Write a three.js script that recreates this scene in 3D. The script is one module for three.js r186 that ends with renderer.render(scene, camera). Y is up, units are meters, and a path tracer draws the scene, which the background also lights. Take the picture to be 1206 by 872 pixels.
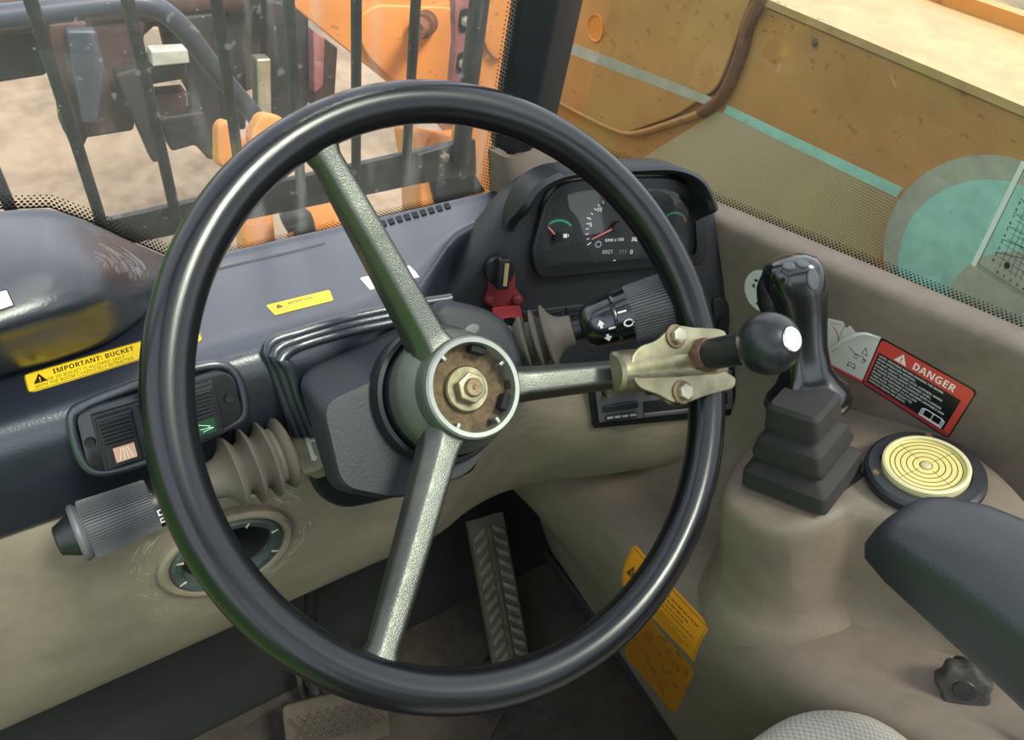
import * as THREE from 'three';
import { mergeGeometries, mergeVertices, toCreasedNormals } from 'three/addons/utils/BufferGeometryUtils.js';
import { RoundedBoxGeometry } from 'three/addons/geometries/RoundedBoxGeometry.js';
import { ImprovedNoise } from 'three/addons/math/ImprovedNoise.js';
import { Brush, Evaluator, SUBTRACTION } from 'three-bvh-csg';

// ------------------------------------------------------------------ camera, sky, exposure
const V = (x, y, z) => new THREE.Vector3(x, y, z);
const EYE = V(0, 1.1, 0), FPX = 880;
const RIGHT = V(0.84665848, 0.1574349, 0.50831453), DOWN = V(-0.30180885, -0.64466695, 0.70236453), AHEAD = V(0.43827027, -0.74807671, -0.4982975);
const scene = new THREE.Scene();
const camera = new THREE.PerspectiveCamera(2 * Math.atan(436 / FPX) * 180 / Math.PI, 1206 / 872, 0.02, 200);
camera.position.copy(EYE);
camera.quaternion.setFromRotationMatrix(new THREE.Matrix4().makeBasis(RIGHT, DOWN.clone().negate(), AHEAD.clone().negate()));

const renderer = new THREE.WebGLRenderer({ antialias: true });
renderer.toneMapping = THREE.LinearToneMapping;
renderer.toneMappingExposure = 1.22;
renderer.shadowMap.enabled = true;

function skyTexture() {                                             // a bright, thinly clouded sky
  const w = 512, h = 256, d = new Float32Array(w * h * 4), n = new ImprovedNoise();
  for (let j = 0; j < h; j++) for (let i = 0; i < w; i++) {
    const el = (j + 0.5) / h * Math.PI - Math.PI / 2, az = i / w * 2 * Math.PI, c = Math.cos(el);
    const x = c * Math.cos(az), y = Math.sin(el), z = c * Math.sin(az);
    let cl = 0, a = 1, f = 2.2;
    for (let o = 0; o < 4; o++) { cl += a * n.noise(x * f + 3, y * f * 1.6, z * f + 7); a *= 0.5; f *= 2.1; }
    const k = THREE.MathUtils.clamp(0.5 + cl * 0.9, 0, 1), up = Math.max(0, y);
    const o = (j * w + i) * 4, b = 0.62 + 0.34 * k;
    d[o] = (0.78 - 0.12 * up) * (0.8 + 0.2 * k) + 0.34 * k * b; d[o + 1] = (0.83 - 0.09 * up) * (0.8 + 0.2 * k) + 0.31 * k * b; d[o + 2] = (0.92 - 0.02 * up) * (0.84 + 0.16 * k) + 0.26 * k * b; d[o + 3] = 1;
  }
  const t = new THREE.DataTexture(d, w, h, THREE.RGBAFormat, THREE.FloatType);
  t.mapping = THREE.EquirectangularReflectionMapping; t.magFilter = THREE.LinearFilter; t.needsUpdate = true;
  return t;
}
scene.background = skyTexture();
scene.environment = scene.background;
scene.backgroundIntensity = scene.environmentIntensity = 2.1;
const sun = new THREE.DirectionalLight('#fff6ea', 4.5);             // the sun behind thin cloud, high overhead: a wide soft source
sun.position.set(1.5, 4.6, 1.3); sun.target.position.set(0.2, 0.6, -0.2); sun.castShadow = true; sun.shadow.radius = 30; sun.shadow.mapSize.set(2048, 2048);
Object.assign(sun.shadow.camera, { left: -3, right: 3, top: 3, bottom: -3, near: 0.5, far: 12 });
scene.add(sun, sun.target);

// ------------------------------------------------------------------ helpers
let seed = 7;
const rnd = () => { seed = (seed * 1664525 + 1013904223) >>> 0; return seed / 4294967296; };
const noise = new ImprovedNoise();
const fbm = (x, y, z = 0, oct = 4) => { let s = 0, a = 0.5, f = 1; for (let i = 0; i < oct; i++) { s += a * noise.noise(x * f, y * f, z + i * 9.7); a *= 0.5; f *= 2; } return s; };
const clamp = THREE.MathUtils.clamp, lerp = THREE.MathUtils.lerp, smooth = THREE.MathUtils.smoothstep;

const ray = (px, py) => AHEAD.clone().addScaledVector(RIGHT, (px - 603) / FPX).addScaledVector(DOWN, (py - 436) / FPX);
const at = (px, py, z) => ray(px, py).multiplyScalar(z).add(EYE);   // the point at depth z on the sight line
const on = (px, py, pl) => { const r = ray(px, py); return r.multiplyScalar(pl.p.clone().sub(EYE).dot(pl.n) / r.dot(pl.n)).add(EYE); };
const pixel = (p) => { const d = p.clone().sub(EYE), z = d.dot(AHEAD); return [603 + FPX * d.dot(RIGHT) / z, 436 + FPX * d.dot(DOWN) / z, z]; };
function frame(p, n, up = V(0, 1, 0)) {
  n = n.clone().normalize();
  const v = up.clone().addScaledVector(n, -up.dot(n)).normalize(), u = v.clone().cross(n);
  const fr = { p, n, u, v, M: new THREE.Matrix4().makeBasis(u, v, n).setPosition(p) };
  fr.pt = (a, b, c = 0) => p.clone().addScaledVector(u, a).addScaledVector(v, b).addScaledVector(n, c);
  fr.loc = (px, py, c = 0) => { const q = on(px, py, { p: fr.pt(0, 0, c), n }).sub(p); return [q.dot(u), q.dot(v)]; };
  fr.lift = (c) => frame(fr.pt(0, 0, c), n, v);
  return fr;
}
const AXIS = (fr) => new THREE.Matrix4().makeBasis(fr.u, fr.n, fr.v.clone().negate()).setPosition(fr.p);   // y of a lathe along the normal

const taken = {};
function numbered(name) { const k = taken[name] = (taken[name] ?? -1) + 1; return k ? name + '_' + String(k).padStart(3, '0') : name; }
const settled = [];
function thing(name, label, category, group) {
  const o = new THREE.Group(); o.name = numbered(name); o.userData = { label, category };
  if (group) o.userData.group = group;
  scene.add(o); settled.push(o); return o;
}
function part(name, geo, mat, parent, label) {
  const m = new THREE.Mesh(geo, mat); m.name = numbered(name); m.castShadow = m.receiveShadow = true;
  if (label) m.userData.label = label;
  parent.add(m); return m;
}
function single(name, label, category, geo, mat, group) {
  const m = part(name, geo, mat, scene); m.userData = { label, category }; if (group) m.userData.group = group; return m;
}
function struct(name, geo, mat) { const m = part(name, geo, mat, scene); m.userData = { kind: 'structure' }; return m; }
function settle() {                                                 // put each thing's origin at the middle of its base
  for (const o of settled) {
    const b = new THREE.Box3().setFromObject(o); if (b.isEmpty()) continue;
    const base = V((b.min.x + b.max.x) / 2, b.min.y, (b.min.z + b.max.z) / 2);
    for (const c of o.children) c.position.sub(base);
    o.position.copy(base);
  }
}
const clean = (g) => { const q = g.index ? g.toNonIndexed() : g; for (const k of Object.keys(q.attributes)) if (!['position', 'normal', 'uv'].includes(k)) q.deleteAttribute(k); return q; };
const merge = (...gs) => mergeGeometries(gs.flat().map(clean));
function boxUV(g) {                                                 // uv in metres by the main direction of each face
  g = clean(g); const p = g.attributes.position, uv = new Float32Array(p.count * 2), a = V(), b = V(), c = V();
  for (let i = 0; i < p.count; i += 3) {
    a.fromBufferAttribute(p, i); b.fromBufferAttribute(p, i + 1); c.fromBufferAttribute(p, i + 2);
    const n = b.clone().sub(a).cross(c.clone().sub(a)), x = Math.abs(n.x), y = Math.abs(n.y), z = Math.abs(n.z);
    [a, b, c].forEach((q, k) => { const t = x >= y && x >= z ? [q.z, q.y] : y >= z ? [q.x, q.z] : [q.x, q.y]; uv.set(t, (i + k) * 2); });
  }
  g.setAttribute('uv', new THREE.BufferAttribute(uv, 2)); return g;
}
const crease = (g, ang = 0.7) => { g = clean(g); g.scale(3000, 3000, 3000); g = toCreasedNormals(g, ang); g.scale(1 / 3000, 1 / 3000, 1 / 3000); return g; };   // scaled up because it welds on a coarse grid
function roundShape(pts, r, seg = 5) {                              // polygon with its corners rounded
  const s = new THREE.Shape(), n = pts.length, out = roundPts(pts, r, seg);
  out.forEach((q, i) => (i ? s.lineTo(q[0], q[1]) : s.moveTo(q[0], q[1])));
  s.closePath(); return s;
}
function roundPts(pts, r, seg = 5) {
  const n = pts.length, out = [];
  for (let i = 0; i < n; i++) {
    const P = pts[(i + n - 1) % n], Q = pts[i], R = pts[(i + 1) % n], ri = Array.isArray(r) ? r[i] : r;
    const a = new THREE.Vector2(P[0] - Q[0], P[1] - Q[1]), b = new THREE.Vector2(R[0] - Q[0], R[1] - Q[1]), la = a.length(), lb = b.length();
    const k = Math.min(ri, la * 0.48, lb * 0.48);
    if (k < 1e-6) { out.push(Q); continue; }
    const A = [Q[0] + a.x / la * k, Q[1] + a.y / la * k], B = [Q[0] + b.x / lb * k, Q[1] + b.y / lb * k];
    for (let j = 0; j <= seg; j++) { const t = j / seg, u = 1 - t; out.push([u * u * A[0] + 2 * u * t * Q[0] + t * t * B[0], u * u * A[1] + 2 * u * t * Q[1] + t * t * B[1]]); }
  }
  return out;
}
const rectPts = (x0, y0, x1, y1) => [[x0, y0], [x1, y0], [x1, y1], [x0, y1]];
// extrude a local outline on a frame: from z0 up to z0 + depth, outline kept, bevel inside the depth
function slab(fr, shape, z0, depth, bevel = 0, seg = 3, ang = 0.5) {
  if (Array.isArray(shape)) shape = roundShape(shape, 0);
  const g = new THREE.ExtrudeGeometry(shape, { depth: depth - 2 * bevel, bevelEnabled: bevel > 0, bevelThickness: bevel, bevelSize: bevel, bevelOffset: -bevel, bevelSegments: seg, curveSegments: 24 });
  g.translate(0, 0, z0 + bevel); return boxUV(crease(g, ang)).applyMatrix4(fr.M);
}
const local = (fr, px, c = 0) => px.map(([x, y]) => fr.loc(x, y, c));
function lathe(fr, prof, seg = 48, ang = 0.6) {                     // prof: [radius, height]
  const g = new THREE.LatheGeometry(prof.map(([r, h]) => new THREE.Vector2(Math.max(r, 1e-5), h)), seg);
  const uv = g.attributes.uv; let L = 0; for (let i = 1; i < prof.length; i++) L += Math.hypot(prof[i][0] - prof[i - 1][0], prof[i][1] - prof[i - 1][1]);
  const R = Math.max(...prof.map((q) => q[0])); for (let i = 0; i < uv.count; i++) uv.setXY(i, uv.getX(i) * R * 6.28, uv.getY(i) * L);
  return crease(g.applyMatrix4(AXIS(fr)), ang);
}
function smoothLine(pts, n) { const c = new THREE.CatmullRomCurve3(pts, false, 'centripetal'); return c.getPoints(n); }
function sweep(pts, rad, { seg = 40, sides = 14, smoothIt = true, squash = 1 } = {}) {  // tube of changing radius with round caps
  const c = smoothIt ? new THREE.CatmullRomCurve3(pts, false, 'centripetal') : (() => { const q = new THREE.CurvePath(); for (let i = 1; i < pts.length; i++) q.add(new THREE.LineCurve3(pts[i - 1], pts[i])); return q; })();
  const fr = c.computeFrenetFrames(seg, false), pos = [], uv = [], idx = [], R = (t) => Array.isArray(rad) ? (() => { const f = t * (rad.length - 1), i = Math.min(rad.length - 2, Math.floor(f)); return lerp(rad[i], rad[i + 1], f - i); })() : rad, L = c.getLength();
  for (let i = 0; i <= seg; i++) {
    const t = i / seg, p = c.getPointAt(t), r = R(t);
    for (let j = 0; j <= sides; j++) { const a = j / sides * 2 * Math.PI, q = p.clone().addScaledVector(fr.normals[i], Math.cos(a) * r).addScaledVector(fr.binormals[i], Math.sin(a) * r * squash); pos.push(q.x, q.y, q.z); uv.push(j / sides * 6.28 * r, t * L); }
  }
  for (let i = 0; i < seg; i++) for (let j = 0; j < sides; j++) { const a = i * (sides + 1) + j, b = a + sides + 1; idx.push(a, b, a + 1, b, b + 1, a + 1); }
  for (const [i, s] of [[0, -1], [seg, 1]]) {
    const p = c.getPointAt(i / seg), k = pos.length / 3; pos.push(p.x, p.y, p.z); uv.push(0, 0);
    for (let j = 0; j < sides; j++) { const a = i * (sides + 1) + j; s > 0 ? idx.push(a, k, a + 1) : idx.push(a, a + 1, k); }
  }
  const g = new THREE.BufferGeometry(); g.setAttribute('position', new THREE.Float32BufferAttribute(pos, 3)); g.setAttribute('uv', new THREE.Float32BufferAttribute(uv, 2)); g.setIndex(idx);
  // wind outward
  return crease(outward(g), 0.7);
}
function outward(g) {                                               // flip a closed mesh whose faces wind inward
  const p = g.attributes.position, ix = g.index ? g.index.array : null, n = ix ? ix.length : p.count; let vol = 0; const a = V(), b = V(), c = V();
  for (let i = 0; i < n; i += 3) { a.fromBufferAttribute(p, ix ? ix[i] : i); b.fromBufferAttribute(p, ix ? ix[i + 1] : i + 1); c.fromBufferAttribute(p, ix ? ix[i + 2] : i + 2); vol += a.dot(b.cross(c)); }
  if (vol < 0 && ix) for (let i = 0; i < n; i += 3) { const t = ix[i + 1]; ix[i + 1] = ix[i + 2]; ix[i + 2] = t; }
  return g;
}
// stack of closed rings of equal length -> closed smooth solid
function rings(list, { ang = 0.7, capS = true, capE = true } = {}) {
  const n = list[0].length, pos = [], uv = [], idx = []; let L = 0;
  list.forEach((r, i) => { if (i) L += r[0].distanceTo(list[i - 1][0]); let s = 0; for (let j = 0; j <= n; j++) { const q = r[j % n]; if (j) s += q.distanceTo(r[(j - 1) % n]); pos.push(q.x, q.y, q.z); uv.push(s, L); } });
  for (let i = 0; i < list.length - 1; i++) for (let j = 0; j < n; j++) { const a = i * (n + 1) + j, b = a + n + 1; idx.push(a, b, a + 1, b, b + 1, a + 1); }
  for (const [i, s, doIt] of [[0, -1, capS], [list.length - 1, 1, capE]]) if (doIt) {
    const m = V(0, 0, 0); list[i].forEach((q) => m.add(q)); m.divideScalar(n); const k = pos.length / 3; pos.push(m.x, m.y, m.z); uv.push(0, 0);
    for (let j = 0; j < n; j++) { const a = i * (n + 1) + j; s > 0 ? idx.push(a, k, a + 1) : idx.push(a, a + 1, k); }
  }
  const g = new THREE.BufferGeometry(); g.setAttribute('position', new THREE.Float32BufferAttribute(pos, 3)); g.setAttribute('uv', new THREE.Float32BufferAttribute(uv, 2)); g.setIndex(idx);
  return crease(outward(g), ang);
}
// net of points -> smooth sheet with thickness; side = +1/-1 picks which way the back lies
function sheet(net, { nu = 60, nv = 40, thick = 0.004, flip = false, ang = 0.6 } = {}) {
  const rows = net.map((r) => smoothLine(r, nu)), cols = [];
  for (let i = 0; i <= nu; i++) cols.push(smoothLine(rows.map((r) => r[i]), nv));
  const P = (i, j) => cols[i][j], front = [], N = [];
  { const i = nu >> 1, j = nv >> 1, n = P(i + 1, j).clone().sub(P(i - 1, j)).cross(P(i, j + 1).clone().sub(P(i, j - 1))); flip = n.dot(EYE.clone().sub(P(i, j))) < 0; }
  for (let i = 0; i <= nu; i++) for (let j = 0; j <= nv; j++) {
    const a = P(Math.min(nu, i + 1), j).clone().sub(P(Math.max(0, i - 1), j)), b = P(i, Math.min(nv, j + 1)).clone().sub(P(i, Math.max(0, j - 1)));
    const n = a.cross(b).normalize(); if (flip) n.negate(); front.push(P(i, j)); N.push(n);
  }
  const pos = [], uv = [], idx = [], W = nv + 1, U = [0], Vv = [0];
  for (let i = 1; i <= nu; i++) U.push(U[i - 1] + P(i, nv >> 1).distanceTo(P(i - 1, nv >> 1)));
  for (let j = 1; j <= nv; j++) Vv.push(Vv[j - 1] + P(nu >> 1, j).distanceTo(P(nu >> 1, j - 1)));
  for (const off of [0, -thick]) front.forEach((q, k) => { const s = q.clone().addScaledVector(N[k], off); pos.push(s.x, s.y, s.z); uv.push(U[Math.floor(k / W)], Vv[k % W]); });
  const T = (nu + 1) * W, quad = (a, b, c, d, f) => f ? idx.push(a, c, b, b, c, d) : idx.push(a, b, c, b, d, c);
  for (let i = 0; i < nu; i++) for (let j = 0; j < nv; j++) { const a = i * W + j; quad(a, a + W, a + 1, a + W + 1, flip); quad(T + a, T + a + W, T + a + 1, T + a + W + 1, !flip); }
  for (let i = 0; i < nu; i++) for (const [j, s] of [[0, false], [nv, true]]) { const a = i * W + j, b = a + W; quad(a, T + a, b, T + b, s !== flip ? true : false); }
  for (let j = 0; j < nv; j++) for (const [i, s] of [[0, true], [nu, false]]) { const a = i * W + j, b = a + 1; quad(a, T + a, b, T + b, s !== flip ? true : false); }
  const g = new THREE.BufferGeometry(); g.setAttribute('position', new THREE.Float32BufferAttribute(pos, 3)); g.setAttribute('uv', new THREE.Float32BufferAttribute(uv, 2)); g.setIndex(idx);
  const c = crease(g, ang); c.userData.indexed = g; return c;
}
// a thing's axis from A to B: frame at A whose normal runs to B; t() turns a pixel column into metres along it
function stick(A, B) {
  const n = B.clone().sub(A).normalize(), fr = frame(A, n, V(0, 1, 0.2)); fr.len = A.distanceTo(B);
  fr.t = (px) => { let lo = -0.15, hi = fr.len + 0.15; const up = pixel(fr.pt(0, 0, hi))[0] > pixel(fr.pt(0, 0, lo))[0]; for (let i = 0; i < 40; i++) { const m = (lo + hi) / 2; (pixel(fr.pt(0, 0, m))[0] < px) === up ? lo = m : hi = m; } return lo; };
  fr.r = (px, rp) => rp * pixel(fr.pt(0, 0, fr.t(px)))[2] / FPX;
  fr.prof = (list) => list.map(([px, rp]) => [fr.r(px, rp), fr.t(px)]);
  return fr;
}
const hexPts = (r, turn = 0, n = 6) => Array.from({ length: n }, (_, i) => [r * Math.cos(turn + i * 2 * Math.PI / n), r * Math.sin(turn + i * 2 * Math.PI / n)]);
const circlePts = (r, n = 32, cx = 0, cy = 0) => Array.from({ length: n }, (_, i) => [cx + r * Math.cos(i * 2 * Math.PI / n), cy + r * Math.sin(i * 2 * Math.PI / n)]);

// sticker: a thin patch with rounded corners, lying on a plane or draped on meshes
const caster = new THREE.Raycaster();
function patch(corners, { meshes, n, r = 0.003, lift = 0.0004, rows = 7, outline } = {}) {
  const [A, B, C, D] = corners, w = A.distanceTo(B), h = A.distanceTo(D);
  const out = outline ?? roundPts([[0, 0], [w, 0], [w, h], [0, h]], r, 4).map(([x, y]) => [x / w, y / h]);
  const dense = []; out.forEach((q, i) => { const s = out[(i + 1) % out.length], k = Math.max(1, Math.ceil(Math.hypot((s[0] - q[0]) * w, (s[1] - q[1]) * h) / 0.008)); for (let t = 0; t < k; t++) dense.push([lerp(q[0], s[0], t / k), lerp(q[1], s[1], t / k)]); });
  n = n.clone().normalize();
  const P = (a, b, c) => {
    const q = A.clone().multiplyScalar((1 - a) * (1 - b)).addScaledVector(B, a * (1 - b)).addScaledVector(C, a * b).addScaledVector(D, (1 - a) * b);
    if (meshes) { caster.set(q.clone().addScaledVector(n, 0.04), n.clone().negate()); const hit = caster.intersectObjects(meshes, false)[0]; if (hit && Math.abs(hit.distance - 0.04) < 0.06) q.copy(hit.point); }
    return q.addScaledVector(n, c);
  };
  const m = dense.length, pos = [], uv = [], idx = [], add = (a, b, c) => { const q = P(a, b, c); pos.push(q.x, q.y, q.z); uv.push(a, 1 - b); };
  add(0.5, 0.5, lift);
  for (let k = 1; k <= rows; k++) for (const [a, b] of dense) add(0.5 + (a - 0.5) * k / rows, 0.5 + (b - 0.5) * k / rows, lift);
  for (const [a, b] of dense) add(a, b, -0.0002);
  for (let j = 0; j < m; j++) { const j2 = (j + 1) % m; idx.push(0, 1 + j2, 1 + j); for (let k = 1; k <= rows; k++) { const a = 1 + (k - 1) * m + j, b = 1 + (k - 1) * m + j2, c = a + m, d = b + m; idx.push(a, b, c, b, d, c); } }
  const g = new THREE.BufferGeometry(); g.setAttribute('position', new THREE.Float32BufferAttribute(pos, 3)); g.setAttribute('uv', new THREE.Float32BufferAttribute(uv, 2)); g.setIndex(idx); g.computeVertexNormals();
  const nn = V().fromBufferAttribute(g.attributes.normal, 0); if (nn.dot(n) < 0) { const ix = g.index.array; for (let i = 0; i < ix.length; i += 3) { const t = ix[i + 1]; ix[i + 1] = ix[i + 2]; ix[i + 2] = t; } g.computeVertexNormals(); }
  return crease(g, 0.9);
}

// ------------------------------------------------------------------ textures and materials
function dataTex(w, h, fn, srgb = false) {
  const d = new Uint8Array(w * h * 4);
  for (let j = 0; j < h; j++) for (let i = 0; i < w; i++) { const c = fn(i / w, j / h); for (let k = 0; k < 3; k++) d[(j * w + i) * 4 + k] = clamp(c[k] * 255, 0, 255); d[(j * w + i) * 4 + 3] = 255; }
  const t = new THREE.DataTexture(d, w, h); t.wrapS = t.wrapT = THREE.RepeatWrapping; t.magFilter = THREE.LinearFilter; t.minFilter = THREE.LinearMipmapLinearFilter; t.generateMipmaps = true; if (srgb) t.colorSpace = THREE.SRGBColorSpace; t.needsUpdate = true; return t;
}
const ring2 = (fn) => (u, v) => fn(Math.cos(u * 6.2832), Math.sin(u * 6.2832), Math.cos(v * 6.2832), Math.sin(v * 6.2832));
const tile = (u, v, f, z = 0) => { const a = fbm(u * f, v * f, z), b = fbm((u - 1) * f, v * f, z), c = fbm(u * f, (v - 1) * f, z), d = fbm((u - 1) * f, (v - 1) * f, z); const s = smooth(u, 0.8, 1), t = smooth(v, 0.8, 1); return lerp(lerp(a, b, s), lerp(c, d, s), t); };
const grainTex = dataTex(512, 512, (u, v) => { const g = 0.5 + tile(u, v, 60, 2) * 1.1 + (rnd() - 0.5) * 0.12; return [g, g, g]; });
const mottleTex = dataTex(512, 512, (u, v) => { const a = tile(u, v, 5, 1), b = tile(u, v, 22, 5), g = 0.86 + a * 0.30 + b * 0.16 + (rnd() < 0.0012 ? 0.2 : 0); return [g, g * 0.99, g * 0.97]; });
const dirtTex = dataTex(512, 512, (u, v) => { const a = tile(u, v, 4, 11), b = tile(u, v, 18, 15), c = tile(u, v, 50, 19), g = 0.72 + a * 0.8 + b * 0.5 + c * 0.25; return [g, g * 0.95, g * 0.88]; });
const wearTex = dataTex(512, 512, (u, v) => { const a = tile(u, v, 6, 21), b = tile(u, v, 30, 25), g = 0.5 + a * 0.5 + b * 0.35; return [g, g, g]; });
const paintTex = dataTex(1024, 512, (u, v) => {                     // weathered paint with rust streaks and chips
  const s = tile(u, v * 0.25, 14, 31), a = tile(u, v, 6, 33), c = tile(u, v, 44, 37); let g = 0.9 + a * 0.28 + s * 0.16;
  const chip = c > 0.3 ? 0.72 : 1; if (rnd() < 0.002) g += 0.22; const rust = smooth(s + a * 0.6, 0.2, 0.5);
  return [g * chip * lerp(1, 0.86, rust), g * chip * lerp(1, 0.76, rust), g * chip * lerp(1, 0.62, rust)];
});
const rep = (t, k, ky = k) => { const c = t.clone(); c.repeat.set(k, ky); c.needsUpdate = true; return c; };
const T = { grain: rep(grainTex, 9), mottle: rep(mottleTex, 3.4), dirt: rep(dirtTex, 2.2), wear: rep(wearTex, 4), paint: rep(paintTex, 1.1, 1.6), fineGrain: rep(grainTex, 24), dirtFine: rep(dirtTex, 14), ground: rep(dirtTex, 0.35) };
const mat = (color, rough = 0.6, o = {}) => new THREE.MeshStandardMaterial({ color, roughness: rough, ...o });
const phys = (color, rough = 0.5, o = {}) => new THREE.MeshPhysicalMaterial({ color, roughness: rough, ...o });
const gr = { bumpMap: T.grain, bumpScale: 0.00014 };
const M = {
  dash: phys('#1f2430', 0.36, { clearcoat: 0.8, clearcoatRoughness: 0.3, ior: 1.6,  map: T.mottle, ...gr, specularIntensity: 1 }),
  pod: phys('#22252e', 0.38, { clearcoat: 0.7, clearcoatRoughness: 0.32, ior: 1.6,  map: T.mottle, ...gr }),
  cowl: phys('#23252c', 0.58, { map: T.mottle, ...gr }),
  face: phys('#1d1f24', 0.5, { map: T.mottle, ...gr }),
  beige: mat('#8c8171', 0.6, { map: T.mottle, ...gr }),
  lining: mat('#7d7064', 0.55, { map: T.mottle, ...gr }),
  console: mat('#857869', 0.55, { map: T.mottle, ...gr }),
  rim: phys('#0f1013', 0.24, { bumpMap: T.wear, bumpScale: 0.00006 }),
  spoke: mat('#73756e', 0.36, { metalness: 0.92, map: T.mottle, bumpMap: T.fineGrain, bumpScale: 0.0002 }),
  hub: mat('#6b6f67', 0.42, { metalness: 0.6, map: T.mottle, bumpMap: T.fineGrain, bumpScale: 0.0002 }),
  hubRing: mat('#989c96', 0.34, { metalness: 0.7, map: T.mottle }),
  rustFloor: mat('#6e5c45', 0.85, { map: T.dirtFine }),
  zinc: mat('#aaa58a', 0.36, { metalness: 0.8, map: T.dirt, bumpMap: T.wear, bumpScale: 0.0004 }),
  zincClean: mat('#c2bda6', 0.38, { metalness: 0.75, map: T.mottle }),
  boltRust: mat('#8f7d62', 0.6, { metalness: 0.45, map: T.dirtFine }),
  rustNut: mat('#7b5f4e', 0.6, { metalness: 0.45, map: T.dirtFine }),
  blackGloss: phys('#101114', 0.22, { clearcoat: 0.5, clearcoatRoughness: 0.12 }),
  ball: phys('#191b20', 0.34, { bumpMap: T.wear, bumpScale: 0.0001 }),
  blackPlastic: phys('#16171a', 0.4),
  blackRubber: mat('#2b2c31', 0.44, { map: T.mottle, ...gr }),
  boot: mat('#33312f', 0.75, { map: T.mottle, ...gr }),
  bellows: mat('#5a534b', 0.75, { map: T.mottle, ...gr }),
  grip: mat('#606164', 0.5, { map: T.mottle }),
  cream: mat('#a19d86', 0.6, { map: T.dirt, ...gr }),
  creamMark: mat('#c9d3c3', 0.6),
  chrome: mat('#d8dde0', 0.2, { metalness: 0.9, bumpMap: T.wear, bumpScale: 0.0006 }),
  red: mat('#a8222c', 0.5, { map: T.mottle }), redDull: mat('#8d2b31', 0.6, { map: T.dirt }),
  tan: mat('#b09a63', 0.6),
  white: mat('#d9d9d2', 0.6),
  greyMark: mat('#c7ccc9', 0.6),
  ventRing: mat('#465154', 0.6, { map: T.dirt }), ventDark: mat('#060807', 0.8),
  floor: mat('#3d352d', 0.8, { map: T.dirt, bumpMap: T.wear, bumpScale: 0.002 }),
  toe: mat('#101211', 0.8, { map: T.dirt }),
  pedalBar: mat('#7d786a', 0.7, { map: T.dirt }), padBrown: mat('#4c4338', 0.8, { map: T.dirt }),
  pedal: mat('#57534a', 0.75, { map: T.dirt }),
  metalDark: mat('#2c2f31', 0.55, { metalness: 0.4, map: T.dirt }),
  guard: mat('#4b4b47', 0.6, { metalness: 0.35, map: T.dirt }),
  guardBar: mat('#3b3c3b', 0.65, { metalness: 0.2, map: T.dirt }),
  orange: mat('#dc9047', 0.5, { map: T.paint }),
  orangeSide: mat('#bb8750', 0.5, { map: T.paint }),
  sleeve: mat('#c4935a', 0.5, { map: T.paint }),
  boomTop: mat('#c49e70', 0.55, { map: T.mottle }),
  weld: mat('#7d553a', 0.85, { map: T.dirt, bumpMap: T.wear, bumpScale: 0.003 }),
  purple: mat('#a5676a', 0.6, { map: T.dirt }),
  machine: mat('#2b2829', 0.65, { map: T.dirt }), machineBrown: mat('#4a3530', 0.75, { map: T.dirt }), pipe: mat('#3c434d', 0.4, { map: T.mottle }),
  teal: mat('#a4ded4', 0.5, { map: T.mottle }), tealGrey: mat('#b4b7aa', 0.6, { map: T.mottle }),
  ground: mat('#8f7f6a', 0.95, { map: T.ground, bumpMap: T.ground, bumpScale: 0.02 }), grass: mat('#4f8a24', 0.95, { map: T.ground }),
  seat: mat('#b9b2a6', 0.9), pillar: mat('#1e2126', 0.55, { map: T.mottle }), seal: mat('#101113', 0.7),
  roofFrame: mat('#55524e', 0.7), gaugeFace: mat('#d6c88c', 0.4), clearPlastic: phys('#f4eccb', 0.08, { transmission: 0.9, ior: 1.45, thickness: 0.003 }),
  glass: phys('#ffffff', 0.02, { transmission: 1, thickness: 0, ior: 1.45, specularIntensity: 0.8 }),
  glassSide: phys('#eef4ef', 0.02, { transmission: 1, thickness: 0, ior: 1.45 }),
};
function print(w, h, draw) {                                        // flat print for a sticker or a dial
  const c = document.createElement('canvas'); c.width = w; c.height = h; const x = c.getContext('2d'); draw(x, w, h);
  const t = new THREE.CanvasTexture(c); t.colorSpace = THREE.SRGBColorSpace; t.magFilter = THREE.LinearFilter; t.anisotropy = 8; return t;
}
const printed = (t, rough = 0.45, o = {}) => mat('#ffffff', rough, { map: t, ...o });

// ------------------------------------------------------------------ reference planes of the cab
const KC = 1.14;                                                    // console depth
const PW = frame(V(0.63, 0.7, -0.05), V(-0.961, 0, 0.278));         // side lining
const PD = frame(V(0, 0.6586, -0.485), V(0, 1, -0.2126), V(0, 0, -1)); // dashboard top, sloping down to the windscreen
const PQ = frame(V(0.433, 0.683, -0.394), V(-0.23, 0.4226, 0.876)); // instrument face, turned to the driver
const PT = frame(EYE.clone().addScaledVector(V(0.4357, 0.636, -0.123).sub(EYE), KC), V(-0.15, 0.9, -0.4), V(0, 0, -1)); // top of the side console
const PG = frame(V(0, 0.6, -0.512), V(0, 0, 1));                     // windscreen
const PF = { p: V(0, 0, 0), n: V(0, 1, 0) };
const fw = (x, y, f) => V(x, y, -f);
const xWall = (f) => f > -0.1 ? 0.63 - 0.289 * (f - 0.05) : 0.673 - 0.05 * (f + 0.1);
const PWG = PW.lift(-0.022), sillA = on(850, 239, PWG), sillB = on(1206, 386, PWG);   // lower edge of the side glass
const ySill = (f) => lerp(sillA.y, sillB.y, (clamp(f, -0.25, 0.6) + sillA.z) / (sillA.z - sillB.z));

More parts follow.
